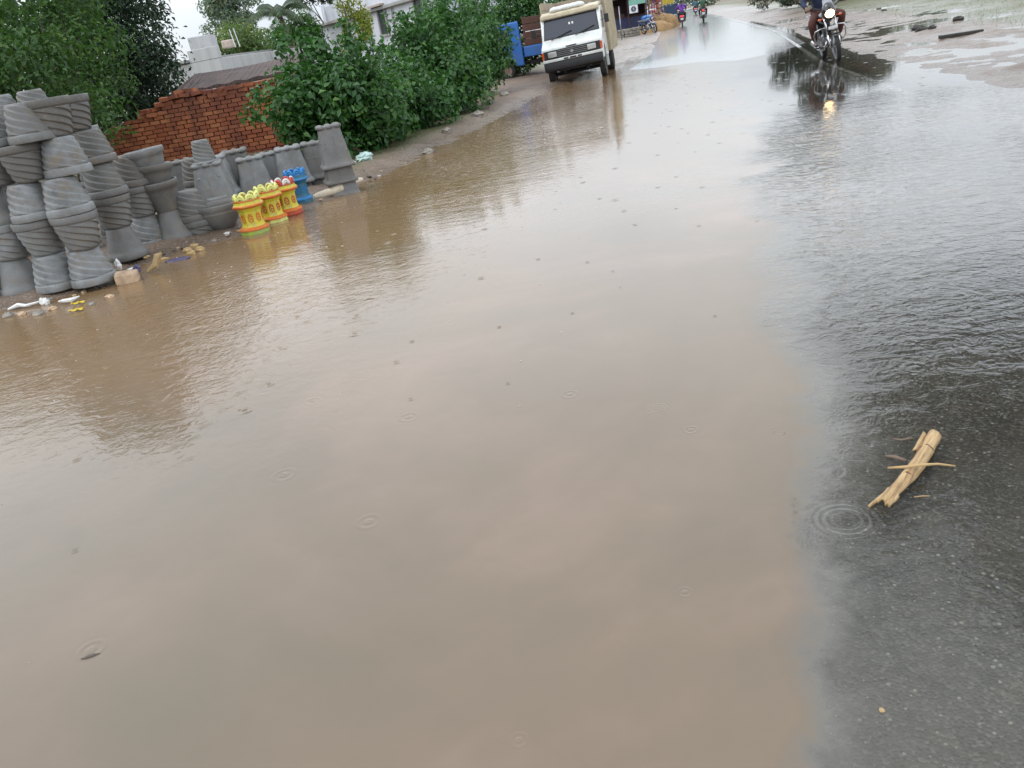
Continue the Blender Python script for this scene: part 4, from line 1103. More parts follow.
def motorcycle(label, loc, rz, paint, lit=True, group=None, brake=False, lean=0.0):
    """faces local -y"""
    r = thing('motorcycle', label, 'motorbike', loc, rz, group); r.rotation_euler = (0,lean,rz)
    PB = paint
    for y, w in ((-0.63,0.085),(0.66,0.105)):
        wv_ = thing('wheel',None,None,(0,y,0.305)); wv_.parent = r
        a_ = MB(); T = Matrix.Rotation(PI/2,4,'Y'); R = 0.305
        a_.lathe([(0.235,-w*.36),(0.27,-w*.5),(0.295,-w*.38),(R,-w*.15),(R,w*.15),(0.295,w*.38),(0.27,w*.5),(0.235,w*.36)], 40, T); a_.build('tyre', RUBBER, wv_, True)
        b_ = MB(); b_.lathe([(0.236,-w*.36),(0.222,-w*.3),(0.222,w*.3),(0.236,w*.36)],40,T)
        b_.lathe([(0.002,-0.06),(0.05,-0.06),(0.055,0.06),(0.002,0.06)],20,T)
        for k in range(5):
            an = 2*PI*k/5; d = Vector((0,math.cos(an),math.sin(an))); b_.tube([d*0.04+Vector((0.02,0,0)),d*0.225],0.016,6); b_.tube([d*0.04-Vector((0.02,0,0)),d*0.225],0.016,6)
        b_.build('rim', STEEL, wv_)
        if y < 0:
            c_ = MB(); c_.lathe([(0.05,-0.055),(0.12,-0.055),(0.12,-0.06),(0.05,-0.06)],24,T); c_.build('brake_disc', STEEL, wv_)
    m = MB()
    for s in (-1,1): m.tube([(s*0.085,-0.63,0.30),(s*0.09,-0.53,0.56)],0.028,10); m.tube([(s*0.09,-0.535,0.55),(s*0.095,-0.40,0.93)],0.02,10)
    m.build('fork', CHROME, r, True)
    m = MB()
    for k in range(15):
        a = rad(38+k*9.5); a2 = a+rad(10)
        for (aa, bb) in ((a,a2),):
            p = [(-0.055,0.335),(0.055,0.335)]
            m.add([(-0.058,-0.63-0.33*math.cos(a),0.305+0.33*math.sin(a)),(0.058,-0.63-0.33*math.cos(a),0.305+0.33*math.sin(a)),(0.058,-0.63-0.33*math.cos(a2),0.305+0.33*math.sin(a2)),(-0.058,-0.63-0.33*math.cos(a2),0.305+0.33*math.sin(a2))],[(0,1,2,3)])
    fm = m.build('front_mudguard', PB, r, True); so = fm.modifiers.new('s','SOLIDIFY'); so.thickness = 0.012
    # head lamp cowl and lamp
    m = MB(); m.sphere((0,-0.47,0.93),(0.135,0.12,0.17),18,12, lambda d: 1.0+0.1*d.z); cw = m.build('cowl', PB, r, True)
    m = MB(); m.lathe([(0.002,0.055),(0.05,0.045),(0.088,0.0),(0.09,-0.02),(0.002,-0.02)],28,Matrix.Translation((0,-0.555,0.92)) @ Matrix.Rotation(PI/2,4,'X')); m.build('headlight', HEADL if lit else LAMPG, r, True)
    m = MB(); m.add([(-0.10,-0.52,1.03),(0.10,-0.52,1.03),(0.08,-0.42,1.17),(-0.08,-0.42,1.17)],[(0,1,2,3)]); so = m.build('windshield', m_plain('smoked_visor',(0.3,0.3,0.32),0.1,coat=0.8), r); so.modifiers.new('s','SOLIDIFY').thickness = 0.006
    m = MB(); m.tube([(-0.37,-0.26,1.05),(-0.24,-0.34,1.07),(-0.1,-0.40,1.0),(0.1,-0.40,1.0),(0.24,-0.34,1.07),(0.37,-0.26,1.05)],0.014,8); hb = m.build('handlebar', BLACKP, r, True)
    for s in (-1,1):
        m = MB(); m.tube([(s*0.25,-0.335,1.07),(s*0.38,-0.255,1.05)],0.021,8); m.build('grip', RUBBER, hb, True)
        m = MB(); m.tube([(s*0.23,-0.34,1.07),(s*0.31,-0.40,1.24)],0.008,6); m.sphere((s*0.32,-0.41,1.27),(0.06,0.02,0.04),12,8); m.build('mirror', BLACKP, hb, True)
        m = MB(); m.tube([(s*0.08,-0.48,0.85),(s*0.17,-0.49,0.84)],0.01,6); m.sphere((s*0.19,-0.49,0.84),(0.035,0.04,0.025),10,6); m.build('indicator', AMBER, r, True)
        m = MB(); m.tube([(s*0.02,-0.30,0.66),(s*0.17,-0.36,0.665),(s*0.27,-0.33,0.64),(s*0.295,-0.30,0.57),(s*0.285,-0.29,0.44),(s*0.2,-0.26,0.34),(s*0.05,-0.22,0.30)],0.0135,9); m.build('leg_guard', CHROME, r, True)
        m = MB(); m.tube([(s*0.1,0.02,0.30),(s*0.26,0.02,0.30)],0.015,7); m.build('foot_peg', RUBBER, r, True)
    m = MB(); m.box((0,-0.665,0.66),(0.17,0.012,0.055)); m.build('number_plate', m_plain('plate_white',(0.6,0.6,0.58),0.4), r)
    m = MB(); m.sphere((0,-0.08,0.84),(0.145,0.30,0.135),20,12, lambda d: 1.0-0.12*max(0,d.y)); m.build('fuel_tank', PB, r, True)
    m = MB(); m.prism([(0.12,0.76),(0.2,0.80),(0.6,0.85),(0.88,0.88),(0.9,0.82),(0.5,0.74),(0.16,0.70)],-0.125,0.125); m.build('seat', RUBBER, r, bevel=0.03)
    m = MB(); m.prism([(0.2,0.74),(0.5,0.75),(0.98,0.86),(1.0,0.80),(0.6,0.58),(0.25,0.56)],-0.11,0.11); m.build('tail_panel', PB, r, bevel=0.025)
    m = MB(); m.box((0,1.0,0.79),(0.15,0.05,0.085)); m.build('tail_light', BRAKE if brake else REDL, r, bevel=0.012)
    m = MB(); m.box((0,1.03,0.60),(0.2,0.012,0.16)); m.build('rear_plate', m_plain('plate_white2',(0.6,0.6,0.58),0.4), r)
    m = MB(); m.prism([(0.86,0.78),(1.0,0.66),(1.06,0.42),(1.04,0.42),(0.97,0.64),(0.8,0.74)],-0.075,0.075); m.build('rear_mudguard', BLACKP, r)
    m = MB(); m.tube([(-0.16,0.98,0.88),(-0.16,0.5,0.86)],0.012,7); m.tube([(0.16,0.98,0.88),(0.16,0.5,0.86)],0.012,7); m.tube([(-0.16,0.98,0.88),(0.16,0.98,0.88)],0.012,7); m.build('grab_rail', STEEL, r, True)
    m = MB(); m.sphere((0,-0.05,0.42),(0.15,0.2,0.16),14,9)
    for k in range(6): m.box((0,-0.14,0.48+k*0.028),(0.2,0.16,0.012),(rad(20),0,0))
    m.tube([(-0.17,0.03,0.36),(0.17,0.03,0.36)],0.1,16); m.build('engine', STEEL, r)
    m = MB(); m.tube([(0,-0.38,0.86),(0,-0.28,0.62),(0,-0.2,0.28),(0,0.25,0.28),(0,0.3,0.7)],0.022,8); m.tube([(-.09,.1,.36),(-.09,.66,.305)],0.02,8); m.tube([(.09,.1,.36),(.09,.66,.305)],0.02,8)
    for s in (-1,1): m.tube([(s*.12,.5,.72),(s*.12,.66,.33)],0.03,9)
    m.build('frame', BLACKP, r, True)
    m = MB(); m.tube([(-0.06,-0.2,0.45),(-0.1,-0.28,0.34),(-0.13,-0.1,0.25),(-0.14,0.3,0.27),(-0.15,0.85,0.36)],[0.02,0.02,0.022,0.045,0.042],10); m.build('exhaust', CHROME, r, True)
    return r

def scooter(label, loc, rz, paint, group=None):
    r = thing('scooter', label, 'scooter', loc, rz, group)
    for y in (-0.60,0.58):
        wv_ = thing('wheel',None,None,(0,y,0.22)); wv_.parent = r; T = Matrix.Rotation(PI/2,4,'Y')
        a_ = MB(); a_.lathe([(0.13,-0.04),(0.18,-0.05),(0.22,-0.025),(0.22,0.025),(0.18,0.05),(0.13,0.04)],32,T); a_.build('tyre', RUBBER, wv_, True)
        b_ = MB(); b_.lathe([(0.002,-0.045),(0.13,-0.035),(0.13,0.035),(0.002,0.045)],24,T); b_.build('rim', STEEL, wv_)
    m = MB(); m.sphere((0,0.42,0.60),(0.2,0.42,0.22),18,12, lambda d: 1-0.15*max(0,-d.z)); m.build('rear_body', paint, r, True)
    m = MB(); m.prism([(-0.02,0.76),(0.1,0.80),(0.75,0.83),(0.78,0.78),(0.05,0.70)],-0.13,0.13); m.build('seat', RUBBER, r, bevel=0.03)
    m = MB(); m.prism([(-0.42,0.28),(-0.5,0.6),(-0.45,0.95),(-0.40,0.95),(-0.44,0.6),(-0.36,0.33),(0.05,0.33),(0.05,0.26)],-0.19,0.19); m.build('leg_shield', paint, r, bevel=0.02)
    m = MB(); m.sphere((0,-0.60,0.36),(0.09,0.22,0.14),14,8); m.build('front_fender', paint, r, True)
    m = MB(); m.tube([(-0.34,-0.34,1.0),(-0.1,-0.42,1.02),(0.1,-0.42,1.02),(0.34,-0.34,1.0)],0.02,8); m.sphere((0,-0.44,1.02),(0.14,0.1,0.09),14,8); m.build('handlebar', paint, r, True)
    for s in (-1,1):
        m = MB(); m.tube([(s*0.2,-0.4,1.02),(s*0.28,-0.42,1.18)],0.008,6); m.sphere((s*0.29,-0.42,1.21),(0.05,0.02,0.05),10,6); m.build('mirror', BLACKP, r, True)
    m = MB(); m.box((0,0.83,0.66),(0.2,0.06,0.10)); m.build('tail_light', BRAKE, r, bevel=0.02)
    m = MB(); m.box((0,0.87,0.48),(0.2,0.012,0.13)); m.build('rear_plate', m_plain('plate_w',(0.6,0.6,0.58),0.4), r)
    m = MB(); m.prism([(0.75,0.55),(0.86,0.5),(0.9,0.25),(0.88,0.25),(0.8,0.45)],-0.07,0.07); m.build('mud_flap', BLACKP, r)
    m = MB(); m.tube([(0.13,0.3,0.24),(0.15,0.75,0.3)],[0.03,0.045],10); m.build('exhaust', BLACKP, r, True)
    return r

# ------------------------------------------------------------------ people
SKIN = m_plain('brown_skin', (0.20,0.105,0.065), 0.5, var=0.12, bump=0.0005)
HAIR = m_plain('black_hair', (0.012,0.010,0.009), 0.45, var=0.3)
DEPS = None
def skin_mesh(name, verts, radii, edges, mat, sub=2, extra=None):
    me = bpy.data.meshes.new(name); me.from_pydata(verts, edges, [])
    o = bpy.data.objects.new(name, me); C.objects.link(o)
    bm = bmesh.new(); bm.from_mesh(me); ly_ = bm.verts.layers.skin.verify(); bm.verts.ensure_lookup_table()
    for i, v in enumerate(bm.verts):
        rr = radii[i]; v[ly_].radius = rr if isinstance(rr, tuple) else (rr, rr); v[ly_].use_root = (i == 0)
    bm.to_mesh(me); bm.free()
    md = o.modifiers.new('skin','SKIN'); md.use_smooth_shade = True
    ss = o.modifiers.new('sub','SUBSURF'); ss.levels = sub; ss.render_levels = sub
    dg = bpy.context.evaluated_depsgraph_get()
    nm = bpy.data.meshes.new_from_object(o.evaluated_get(dg))
    bpy.data.objects.remove(o); bpy.data.meshes.remove(me)
    if extra is not None:
        e = extra.mesh('x', mat, True); bm = bmesh.new(); bm.from_mesh(nm); bm.from_mesh(e); bm.to_mesh(nm); bm.free(); bpy.data.meshes.remove(e)
    nm.materials.clear(); nm.materials.append(mat)
    nm.polygons.foreach_set('use_smooth',[True]*len(nm.polygons))
    for p in nm.polygons: p.material_index = 0
    nm.name = name
    return nm
def lerp(a,b,t): return tuple(a[i]+(b[i]-a[i])*t for i in range(3))
def person(label, J, loc, rz, shirt, trouser, shoe, group=None, long_sleeve=True, skirt=False, bun=False, face=-1, sc=1.0):
    """J: joints in local space, facing local -y. One continuous body, clothes and hair as children."""
    V = []; R = []; E = []; ix = {}
    def av(k, p, r, link=None):
        ix[k] = len(V); V.append(tuple(p)); R.append(r)
        if link is not None: E.append((ix[link], ix[k]))
    hd = Vector(J['head']); nk = Vector(J['neck'])
    av('pel', J['pel'], 0.125); av('spi', J['spi'], 0.112, 'pel'); av('che', J['che'], (0.135,0.12), 'spi'); av('neck', J['neck'], 0.052, 'che')
    av('jaw', lerp(J['neck'],J['head'],0.55), 0.066, 'neck'); av('head', J['head'], 0.088, 'jaw'); av('top', tuple(hd+(hd-nk).normalized()*0.075), 0.07, 'head')
    ex = MB()
    for s in ('L','R'):
        av('sh'+s, J['sh'+s], 0.06, 'che'); av('el'+s, J['el'+s], 0.041, 'sh'+s); av('wr'+s, J['wr'+s], 0.028, 'el'+s); av('hd'+s, J['hd'+s], (0.036,0.026), 'wr'+s)
        av('hip'+s, J['hip'+s], 0.09, 'pel'); av('th'+s, lerp(J['hip'+s],J['kn'+s],0.55), 0.075, 'hip'+s); av('kn'+s, J['kn'+s], 0.056, 'th'+s)
        av('ca'+s, lerp(J['kn'+s],J['an'+s],0.35), 0.055, 'kn'+s); av('an'+s, J['an'+s], 0.036, 'ca'+s); av('toe'+s, J['toe'+s], 0.032, 'an'+s)
        h = Vector(J['hd'+s]); w = Vector(J['wr'+s]); f = (h-w).normalized()
        side = f.cross(Vector((0,0,1))).normalized()
        for k in range(4):                     # fingers curl down round the grip
            b0 = h+side*(k-1.5)*0.019+f*0.012; L = (0.034,0.039,0.037,0.029)[k]
            ex.tube([b0-f*0.02,b0+f*L*0.6+Vector((0,0,0.006)),b0+f*L*0.9+Vector((0,0,-0.022)),b0+f*L*0.45+Vector((0,0,-0.042))],[0.0095,0.009,0.0085,0.007],7)
        ti = side*(0.032 if s == 'L' else -0.032)
        ex.tube([h-f*0.02,h+ti+Vector((0,0,-0.008)),h+ti*0.9+f*0.03+Vector((0,0,-0.026))],[0.011,0.0105,0.008],7)
        ex.sphere(hd+Vector(((-0.088 if s=='L' else 0.088),0.01,-0.005)),(0.014,0.024,0.033),8,6)
    ex.sphere(hd+Vector((0,-0.092,-0.012)),(0.015,0.02,0.026),8,6)
    ex.sphere(hd+Vector((0,-0.07,-0.07)),(0.03,0.022,0.02),8,6)
    me = skin_mesh('person', V, R, E, SKIN, 2, ex)
    o = bpy.data.objects.new('person', me); C.objects.link(o); o.location = loc; o.rotation_euler = (0,0,rz); o.scale = (sc,)*3
    tag(o, label, 'person', group)
    for s in (-1,1):
        m = MB(); m.sphere(hd+Vector((s*0.034,-0.083,0.012)),(0.013,0.008,0.008),8,6); m.build('eye', m_plain('eye_white',(0.5,0.48,0.45),0.2), o, True)
    m = MB(); m.sphere(hd+Vector((0,-0.085,-0.05)),(0.026,0.008,0.007),8,6); m.build('mouth', m_plain('lips',(0.2,0.07,0.06),0.4), o, True)
    m = MB(); m.sphere(hd+Vector((0,0.022,0.035)),(0.099,0.105,0.10),18,12,lambda d: 1.0+0.03*math.sin(d.x*23)*math.cos(d.y*19))
    if bun: m.sphere(hd+Vector((0,0.12,-0.03)),(0.055,0.05,0.06),12,8); m.tube([hd+Vector((0,0.12,-0.05)),hd+Vector((0,0.15,-0.25)),hd+Vector((0,0.16,-0.45))],[0.035,0.03,0.012],8)
    m.build('hair', HAIR, o, True)
    # shirt
    V=[];R=[];E=[];ix={}
    av('pel', lerp(J['pel'],J['spi'],-0.05), 0.15); av('spi', J['spi'], 0.137,'pel'); av('che', J['che'], (0.155,0.14),'spi'); av('nb', lerp(J['che'],J['neck'],0.72), 0.07,'che')
    for s in ('L','R'):
        av('sh'+s, J['sh'+s], 0.077,'che'); av('el'+s, J['el'+s], 0.058,'sh'+s)
        if long_sleeve: av('wr'+s, lerp(J['el'+s],J['wr'+s],0.93), 0.043,'el'+s)
    so = bpy.data.objects.new('shirt', skin_mesh('shirt', V,R,E,shirt)); C.objects.link(so); so.parent = o
    V=[];R=[];E=[];ix={}
    av('pel', J['pel'], 0.142)
    for s in ('L','R'):
        av('hip'+s, J['hip'+s], 0.108,'pel'); av('th'+s, lerp(J['hip'+s],J['kn'+s],0.55), 0.095,'hip'+s); av('kn'+s, J['kn'+s], 0.077,'th'+s); av('ca'+s, lerp(J['kn'+s],J['an'+s],0.4),0.073,'kn'+s); av('an'+s, lerp(J['kn'+s],J['an'+s],0.93), 0.058,'ca'+s)
    to = bpy.data.objects.new('trousers', skin_mesh('trousers', V,R,E,trouser)); C.objects.link(to); to.parent = o
    for s in ('L','R'):
        a = Vector(J['an'+s]); t = Vector(J['toe'+s]); d = (t-a); d.z *= 0.3
        V = [tuple(a+Vector((0,0.03,-0.035))), tuple(a+d*0.5+Vector((0,0,-0.04))), tuple(t+Vector((0,0,-0.012)))]
        sh_ = bpy.data.objects.new('shoe', skin_mesh('shoe', V,[(0.045,0.04),(0.047,0.036),(0.042,0.026)],[(0,1),(1,2)],shoe)); C.objects.link(sh_); sh_.parent = o
    return o
def riding(hip_y=0.22, hip_z=0.90, knee_x=0.27, lean=0.14, foot_y=0.02, foot_z=0.36, hand=(0.33,-0.28,1.08), sho=0.20, back=0):
    J = {}
    J['pel']=(0,hip_y,hip_z); J['spi']=(0,hip_y-0.02,hip_z+0.2); J['che']=(0,hip_y-lean*0.7,hip_z+0.40); J['neck']=(0,hip_y-lean,hip_z+0.58); J['head']=(0,hip_y-lean-0.03,hip_z+0.71)
    for s, k in (('L',-1),('R',1)):
        J['sh'+s]=(k*sho,hip_y-lean*0.8,hip_z+0.50); J['el'+s]=(k*0.36,hip_y-0.22,hip_z+0.30)
        J['hd'+s]=(k*hand[0],hand[1],hand[2]); J['wr'+s]=(k*(hand[0]+0.005),hand[1]+0.085,hand[2]+0.02)
        J['hip'+s]=(k*0.11,hip_y-0.02,hip_z-0.02); J['kn'+s]=(k*knee_x,hip_y-0.42,hip_z-0.06); J['an'+s]=(k*0.225,foot_y+0.05,foot_z+0.06); J['toe'+s]=(k*0.24,foot_y-0.12,foot_z)
    return J
def cloth(name, col, rough=0.85): return m_plain(name, col, rough, var=0.25, scale=14, bump=0.004)
MARO = cloth('maroon_cloth',(0.085,0.028,0.022)); NAVY = cloth('navy_cloth',(0.018,0.026,0.06)); PURP = cloth('purple_cloth',(0.17,0.05,0.36)); PINK = cloth('pink_red_cloth',(0.42,0.04,0.12))
GRNC = cloth('dark_green_cloth',(0.03,0.075,0.04)); DARKC = cloth('charcoal_cloth',(0.03,0.03,0.035)); TEALC = cloth('teal_cloth',(0.03,0.12,0.16)); SHOE = cloth('dark_shoe',(0.025,0.02,0.018),0.5); BLUEC = cloth('light_blue_cloth',(0.12,0.25,0.45))
BIKEBLK = m_paint('gloss_black_paint',(0.02,0.02,0.022),0.2,0.6,(0.1,0.08,0.06),0.25); BIKERED = m_paint('red_bike_paint',(0.25,0.015,0.02),0.25,0.5); BIKEBLU = m_paint('blue_bike_paint',(0.02,0.05,0.2),0.25,0.5)
b = G(838,62,-0.02); bz = -0.02
mrz = RDIR+rad(2)
ctr = Vector((b.x,b.y,0)) + Vector((-math.sin(mrz),math.cos(mrz),0))*0.63
motorcycle('black motorcycle with lit headlight riding towards the viewer through the water', (ctr.x,ctr.y,bz), mrz, BIKEBLK, True, 'motorbikes on the road', False, rad(-9))
J = riding(); J['knL'] = (-0.29,-0.2,0.80); J['knR'] = (0.30,-0.2,0.82)
person('person in dark navy top and maroon trousers riding the motorcycle with lit headlight', J, (ctr.x,ctr.y,bz), mrz, NAVY, MARO, SHOE, 'riders', True).rotation_euler = (0,rad(-9),mrz)

def far(px, py, z=0.0): 
    g = G(px, py, z); return Vector((g.x,g.y, float(road_z(np.array([[g.x]]),np.array([[g.y]]))[0,0])))
f1 = far(682.5,26.5); rz1 = RDIR+PI
PURS = m_paint('purple_scooter_paint',(0.1,0.03,0.1),0.3,0.4)
# riders going away: local -y points along the road, so their backs face the viewer
back_y = Vector((d0.x,d0.y,0))*0.6
p1_ = f1+back_y
scooter('dark scooter with red tail light carrying a person in purple far ahead', tuple(p1_), rz1, PURS, 'motorbikes on the road')
Js = riding(0.15,0.87,0.22,0.08,-0.25,0.36,(0.30,-0.30,1.04),0.18)
Jp = riding(0.50,0.90,0.26,0.05,0.15,0.34,(0.14,0.10,1.12),0.17)
person('person in pink-red top steering the scooter behind a purple back', Js, tuple(p1_), rz1, PINK, DARKC, SHOE, 'riders', True)
person('person in a purple top seen from behind, sitting on the leftmost scooter', Jp, tuple(p1_), rz1, PURP, DARKC, SHOE, 'riders', True, bun=True)
f2 = far(704,22.5)
p2_ = f2+back_y*1.6
motorcycle('dark motorcycle with red tail light seen from behind under the rider in green', tuple(p2_), rz1, BIKEBLK, False, 'motorbikes on the road', True)
person('person in a dark green top seen from behind riding the far motorcycle', riding(0.25,0.90), tuple(p2_), rz1, GRNC, DARKC, SHOE, 'riders', True)
f3 = far(696,15)
p3_ = f3+back_y
scooter('teal scooter just left of the far motorcycle, a little farther away', tuple(p3_), rz1, BIKEBLU, 'motorbikes on the road')
person('person in charcoal clothes on the farther teal scooter', Js, tuple(p3_), rz1, TEALC, DARKC, SHOE, 'riders', True)
# parked motorcycle by the shops
g = G(652,33,0.05); g2 = hz(g.x, g.y)
motorcycle('dark motorcycle parked on the bank in front of the brown sand heap', (g.x,g.y+0.6,g2), rad(20), BIKEBLU, False, None, False, rad(-7))
g = G(638,27,0.05); g2 = hz(g.x, g.y)
motorcycle('black motorcycle parked beside the dark blue shop', (g.x,g.y,g2), rad(60), BIKEBLK, False, None, False, rad(-7))

# ------------------------------------------------------------------ shops down the road
def shop():
    Y = 66
    a = AT(604,20,Y); b = AT(646,20,Y)
    NAVYP = m_paint('navy_board',(0.018,0.026,0.085),0.6,0.0,(0.08,0.07,0.07),0.4,1.5)
    DKWOOD = m_paint('dark_maroon_board',(0.06,0.022,0.025),0.7,0,(0.03,0.02,0.02),0.5)
    zg = hz(b.x,Y)
    r = thing('roadside_shop','dark navy wooden roadside shop with open front and white sign','shop',(a.x,Y,zg)); W = b.x-a.x
    m = MB(); m.box((W/2,0,0.62),(W,0.08,1.1)); m.build('counter_front', NAVYP, r, bevel=0.01)
    m = MB(); m.box((W/2,0.12,1.22),(W+0.1,0.4,0.06)); m.build('counter_top', DKWOOD, r, bevel=0.01)
    m = MB(); m.box((W/2,1.6,1.3),(W,0.06,2.6)); m.box((0,0.8,1.3),(0.06,1.6,2.6)); m.box((W,0.8,1.3),(0.06,1.6,2.6)); m.build('back_walls', DKWOOD, r)
    m = MB(); m.box((W/2,0.7,2.72),(W+0.8,2.9,0.06),(rad(6),0,0)); m.build('roof', m_plain('tin_sheet',(0.25,0.27,0.28),0.4,0.6), r)
    for x in (0.05,W*0.55,W-0.05):
        m = MB(); m.box((x,-0.6,1.3),(0.08,0.08,2.6)); m.build('post', DKWOOD, r)
    m = MB(); m.box((W*0.28,1.0,1.65),(W*0.4,0.5,0.8)); m.box((W*0.45,0.05,1.37),(0.25,0.2,0.24)); m.build('shelf', DKWOOD, r)
    s0 = Vector(AT(633.5,9,Y-0.75))-r.location
    sg = thing('sign',None,None,tuple(s0)); sg.parent = r
    m = MB(); m.box((0,0,0),(0.66,0.03,0.55)); m.build('sign_board', m_plain('sign_white',(0.7,0.72,0.74),0.5,var=0.1), sg)
    m = MB(); m.lathe([(0.09,-0.006),(0.19,-0.006),(0.19,0.006),(0.09,0.006),(0.09,-0.006)],24,Matrix.Translation((0,-0.024,0)) @ Matrix.Rotation(PI/2,4,'X')); m.box((0,-0.024,0),(0.3,0.012,0.07)); m.build('emblem', m_plain('sign_dark',(0.05,0.05,0.07),0.5), sg)
    m = MB(); s1 = Vector(AT(637,1.5,Y-0.7))-r.location; m.box(tuple(s1),(1.3,0.05,0.36)); m.build('top_board', m_plain('mint_board',(0.2,0.42,0.33),0.5), r)
shop()
a = AT(646,14,64); zg = hz(a.x,64)
m = MB(); m.lathe([(0.01,0),(0.4,0),(0.42,0.5),(0.36,0.95),(0.40,1.0),(0.2,1.12),(0.01,1.13)],28); m.lathe([(0.425,0.3),(0.45,0.33),(0.425,0.36)],28); m.lathe([(0.42,0.7),(0.445,0.73),(0.41,0.76)],28)
tag(m.build('water_drum', m_paint('drum_blue',(0.03,0.22,0.6),0.45,0.1), None, True, loc=(a.x,64,zg)), 'bright blue plastic drum standing beside the dark shop', 'drum')
def stall():
    Y = 70; a = AT(648,5,Y); b = AT(662,5,Y); zg = hz(a.x,Y); W = b.x-a.x
    r = thing('market_stall','open stall hung with red and orange packets under a blue cloth','stall',(a.x,Y,zg))
    wood = m_plain('stall_wood',(0.12,0.08,0.06),0.8)
    for x in (0,W):
        for y in (0,1.2): 
            m = MB(); m.tube([(x,y,0),(x,y,2.5)],0.04,7); m.build('post', wood, r)
    m = MB(); m.box((W/2,0.6,0.8),(W,1.2,0.06)); m.box((W/2,0.0,0.45),(W,0.04,0.7)); m.build('counter', wood, r)
    m = MB(); m.box((W/2,0.4,2.5),(W+0.5,2.0,0.05),(rad(8),0,0)); m.build('awning', m_plain('awning_blue',(0.05,0.12,0.3),0.7), r)
    cols = [(0.45,0.06,0.05),(0.5,0.22,0.1),(0.5,0.1,0.08),(0.25,0.1,0.3),(0.5,0.3,0.2)]
    ms = [m_plain('packet%d'%i,c_,0.4) for i,c_ in enumerate(cols)]
    for i in range(6):
        for j in range(4):
            m = MB(); m.box(((i+0.5)*W/6,-0.06,0.95+j*0.36),(W/6*0.8,0.06,0.29)); m.build('packet', ms[(i*2+j*3)%5], r, bevel=0.02)
stall()
def heap(name, label, cat, c, s, mat, lumps=16):
    m = MB(); m.sphere((0,0,0), s, 36, 18, lambda d: 1+0.14*mnoise.noise(d*2.2+Vector((c.x,0,0)))+0.06*mnoise.noise(d*6))
    return tag(m.build(name, mat, None, True, loc=c), label, cat)
SAND = m_plain('brown_sand',(0.30,0.185,0.085),0.95,var=0.35,scale=3,bump=0.03)
a = AT(657,20,60); heap('sand_heap','long orange-brown sand heap by the road beyond the parked motorcycle','heap',Vector((a.x,60.5,hz(a.x,60)-0.1)),(1.3,1.2,0.75),SAND)
a = AT(668,14,66); heap('sand_heap','second sand heap, behind and right of the long orange-brown one','heap',Vector((a.x,67,hz(a.x,66)-0.1)),(1.2,1.2,1.1),SAND)
a = AT(668,1,74); r = thing('shop_hoarding','yellow painted board on two posts at the end of the shop row','sign',(a.x,74,hz(a.x,74)))
m = MB(); m.box((0,0,2.1),(1.0,0.06,0.9)); m.build('board', m_plain('board_yellow',(0.5,0.36,0.04),0.5), r)
for s in (-1,1): m = MB(); m.tube([(s*0.4,0.05,0),(s*0.4,0.05,2.5)],0.04,7); m.build('post', STEEL, r)
a = AT(660,7,72); r = thing('handcart','dark blue handcart with a raised box beside the stall','cart',(a.x+0.1,69,hz(a.x,69)))
m = MB(); m.box((0,0,1.15),(0.9,0.7,0.7)); m.box((0,0,1.55),(1.0,0.8,0.06)); m.build('box', m_plain('cart_blue',(0.03,0.06,0.12),0.6), r, bevel=0.02)
for s in (-1,1):
    a_, c_ = MB(), MB(); wheel_mb(a_, c_, Vector((s*0.4,0,0.36)), 0.36, 0.06, 0.85); a_.build('tyre', RUBBER, r); c_.build('wheel', STEEL, r)
# low stone wall and posts
a = AT(606,30,58); b = AT(637,26,58)
m = MB(); x = a.x
STONE = m_plain('rough_stone',(0.24,0.22,0.19),0.9,var=0.4,scale=5,bump=0.02)
z0 = hz((a.x+b.x)/2,58)
for row in range(3):
    x = a.x+random.uniform(0,.15)
    while x < b.x:
        L = random.uniform(.2,.38); m.box((x+L/2,58+random.uniform(-.03,.03),z0+0.08+row*0.18),(L*0.96,0.34,0.17),(random.uniform(-.08,.08),random.uniform(-.05,.05),random.uniform(-.1,.1))); x += L
tag(m.build('stone_wall', STONE, None, bevel=0.03), 'low rough stone wall in front of the dark shop', 'wall')
g = G(617,43,0.05)
for dx, lab in ((0,'short dark wooden post on the verge just right of the truck'),(-0.45,'short pale wooden post on the verge nearest the truck')):
    m = MB(); m.tube([(0,0,-0.2),(0.01,0,0.4),(0.0,0.01,0.95)],[0.075,0.07,0.06],9)
    tag(m.build('wooden_post', BARK if dx == 0 else WOODB, None, True, loc=(g.x+dx,g.y,hz(g.x,g.y))), lab, 'post')
g = AT(620,20,54); m = MB(); m.tube([(0,0,-0.2),(0,0,1.9)],0.03,8); m.sphere((0,0,1.92),0.04,8,6)
tag(m.build('thin_pole', STEEL, None, True, loc=(g.x,54,hz(g.x,54))), 'thin grey pole standing before the low stone wall', 'pole')
# hedge line on the far right
for i,(px,lab) in enumerate(((745,'low brown-green bush at the far right edge of the road'),(772,'second low bush on the far right verge'),(800,'third low bush on the far right verge behind the motorcycle'))):
    Yh = 66-i*7
    c = AT(px,5,Yh); zz = 0.25
    cl = scatter_clumps((c.x+1.5,Yh,0.7),(1.2,0.8,0.6),14,0.3,0.5)
    tree('low_bush', lab, (c.x+1.5,Yh,zz), (c.x+1.5,Yh,0.7), 0.04, cl, 1300, 0.16, LEAF_DARK, 'bush', 'bushes on the far right verge', 0.5, 5, 0.3, multi=3)

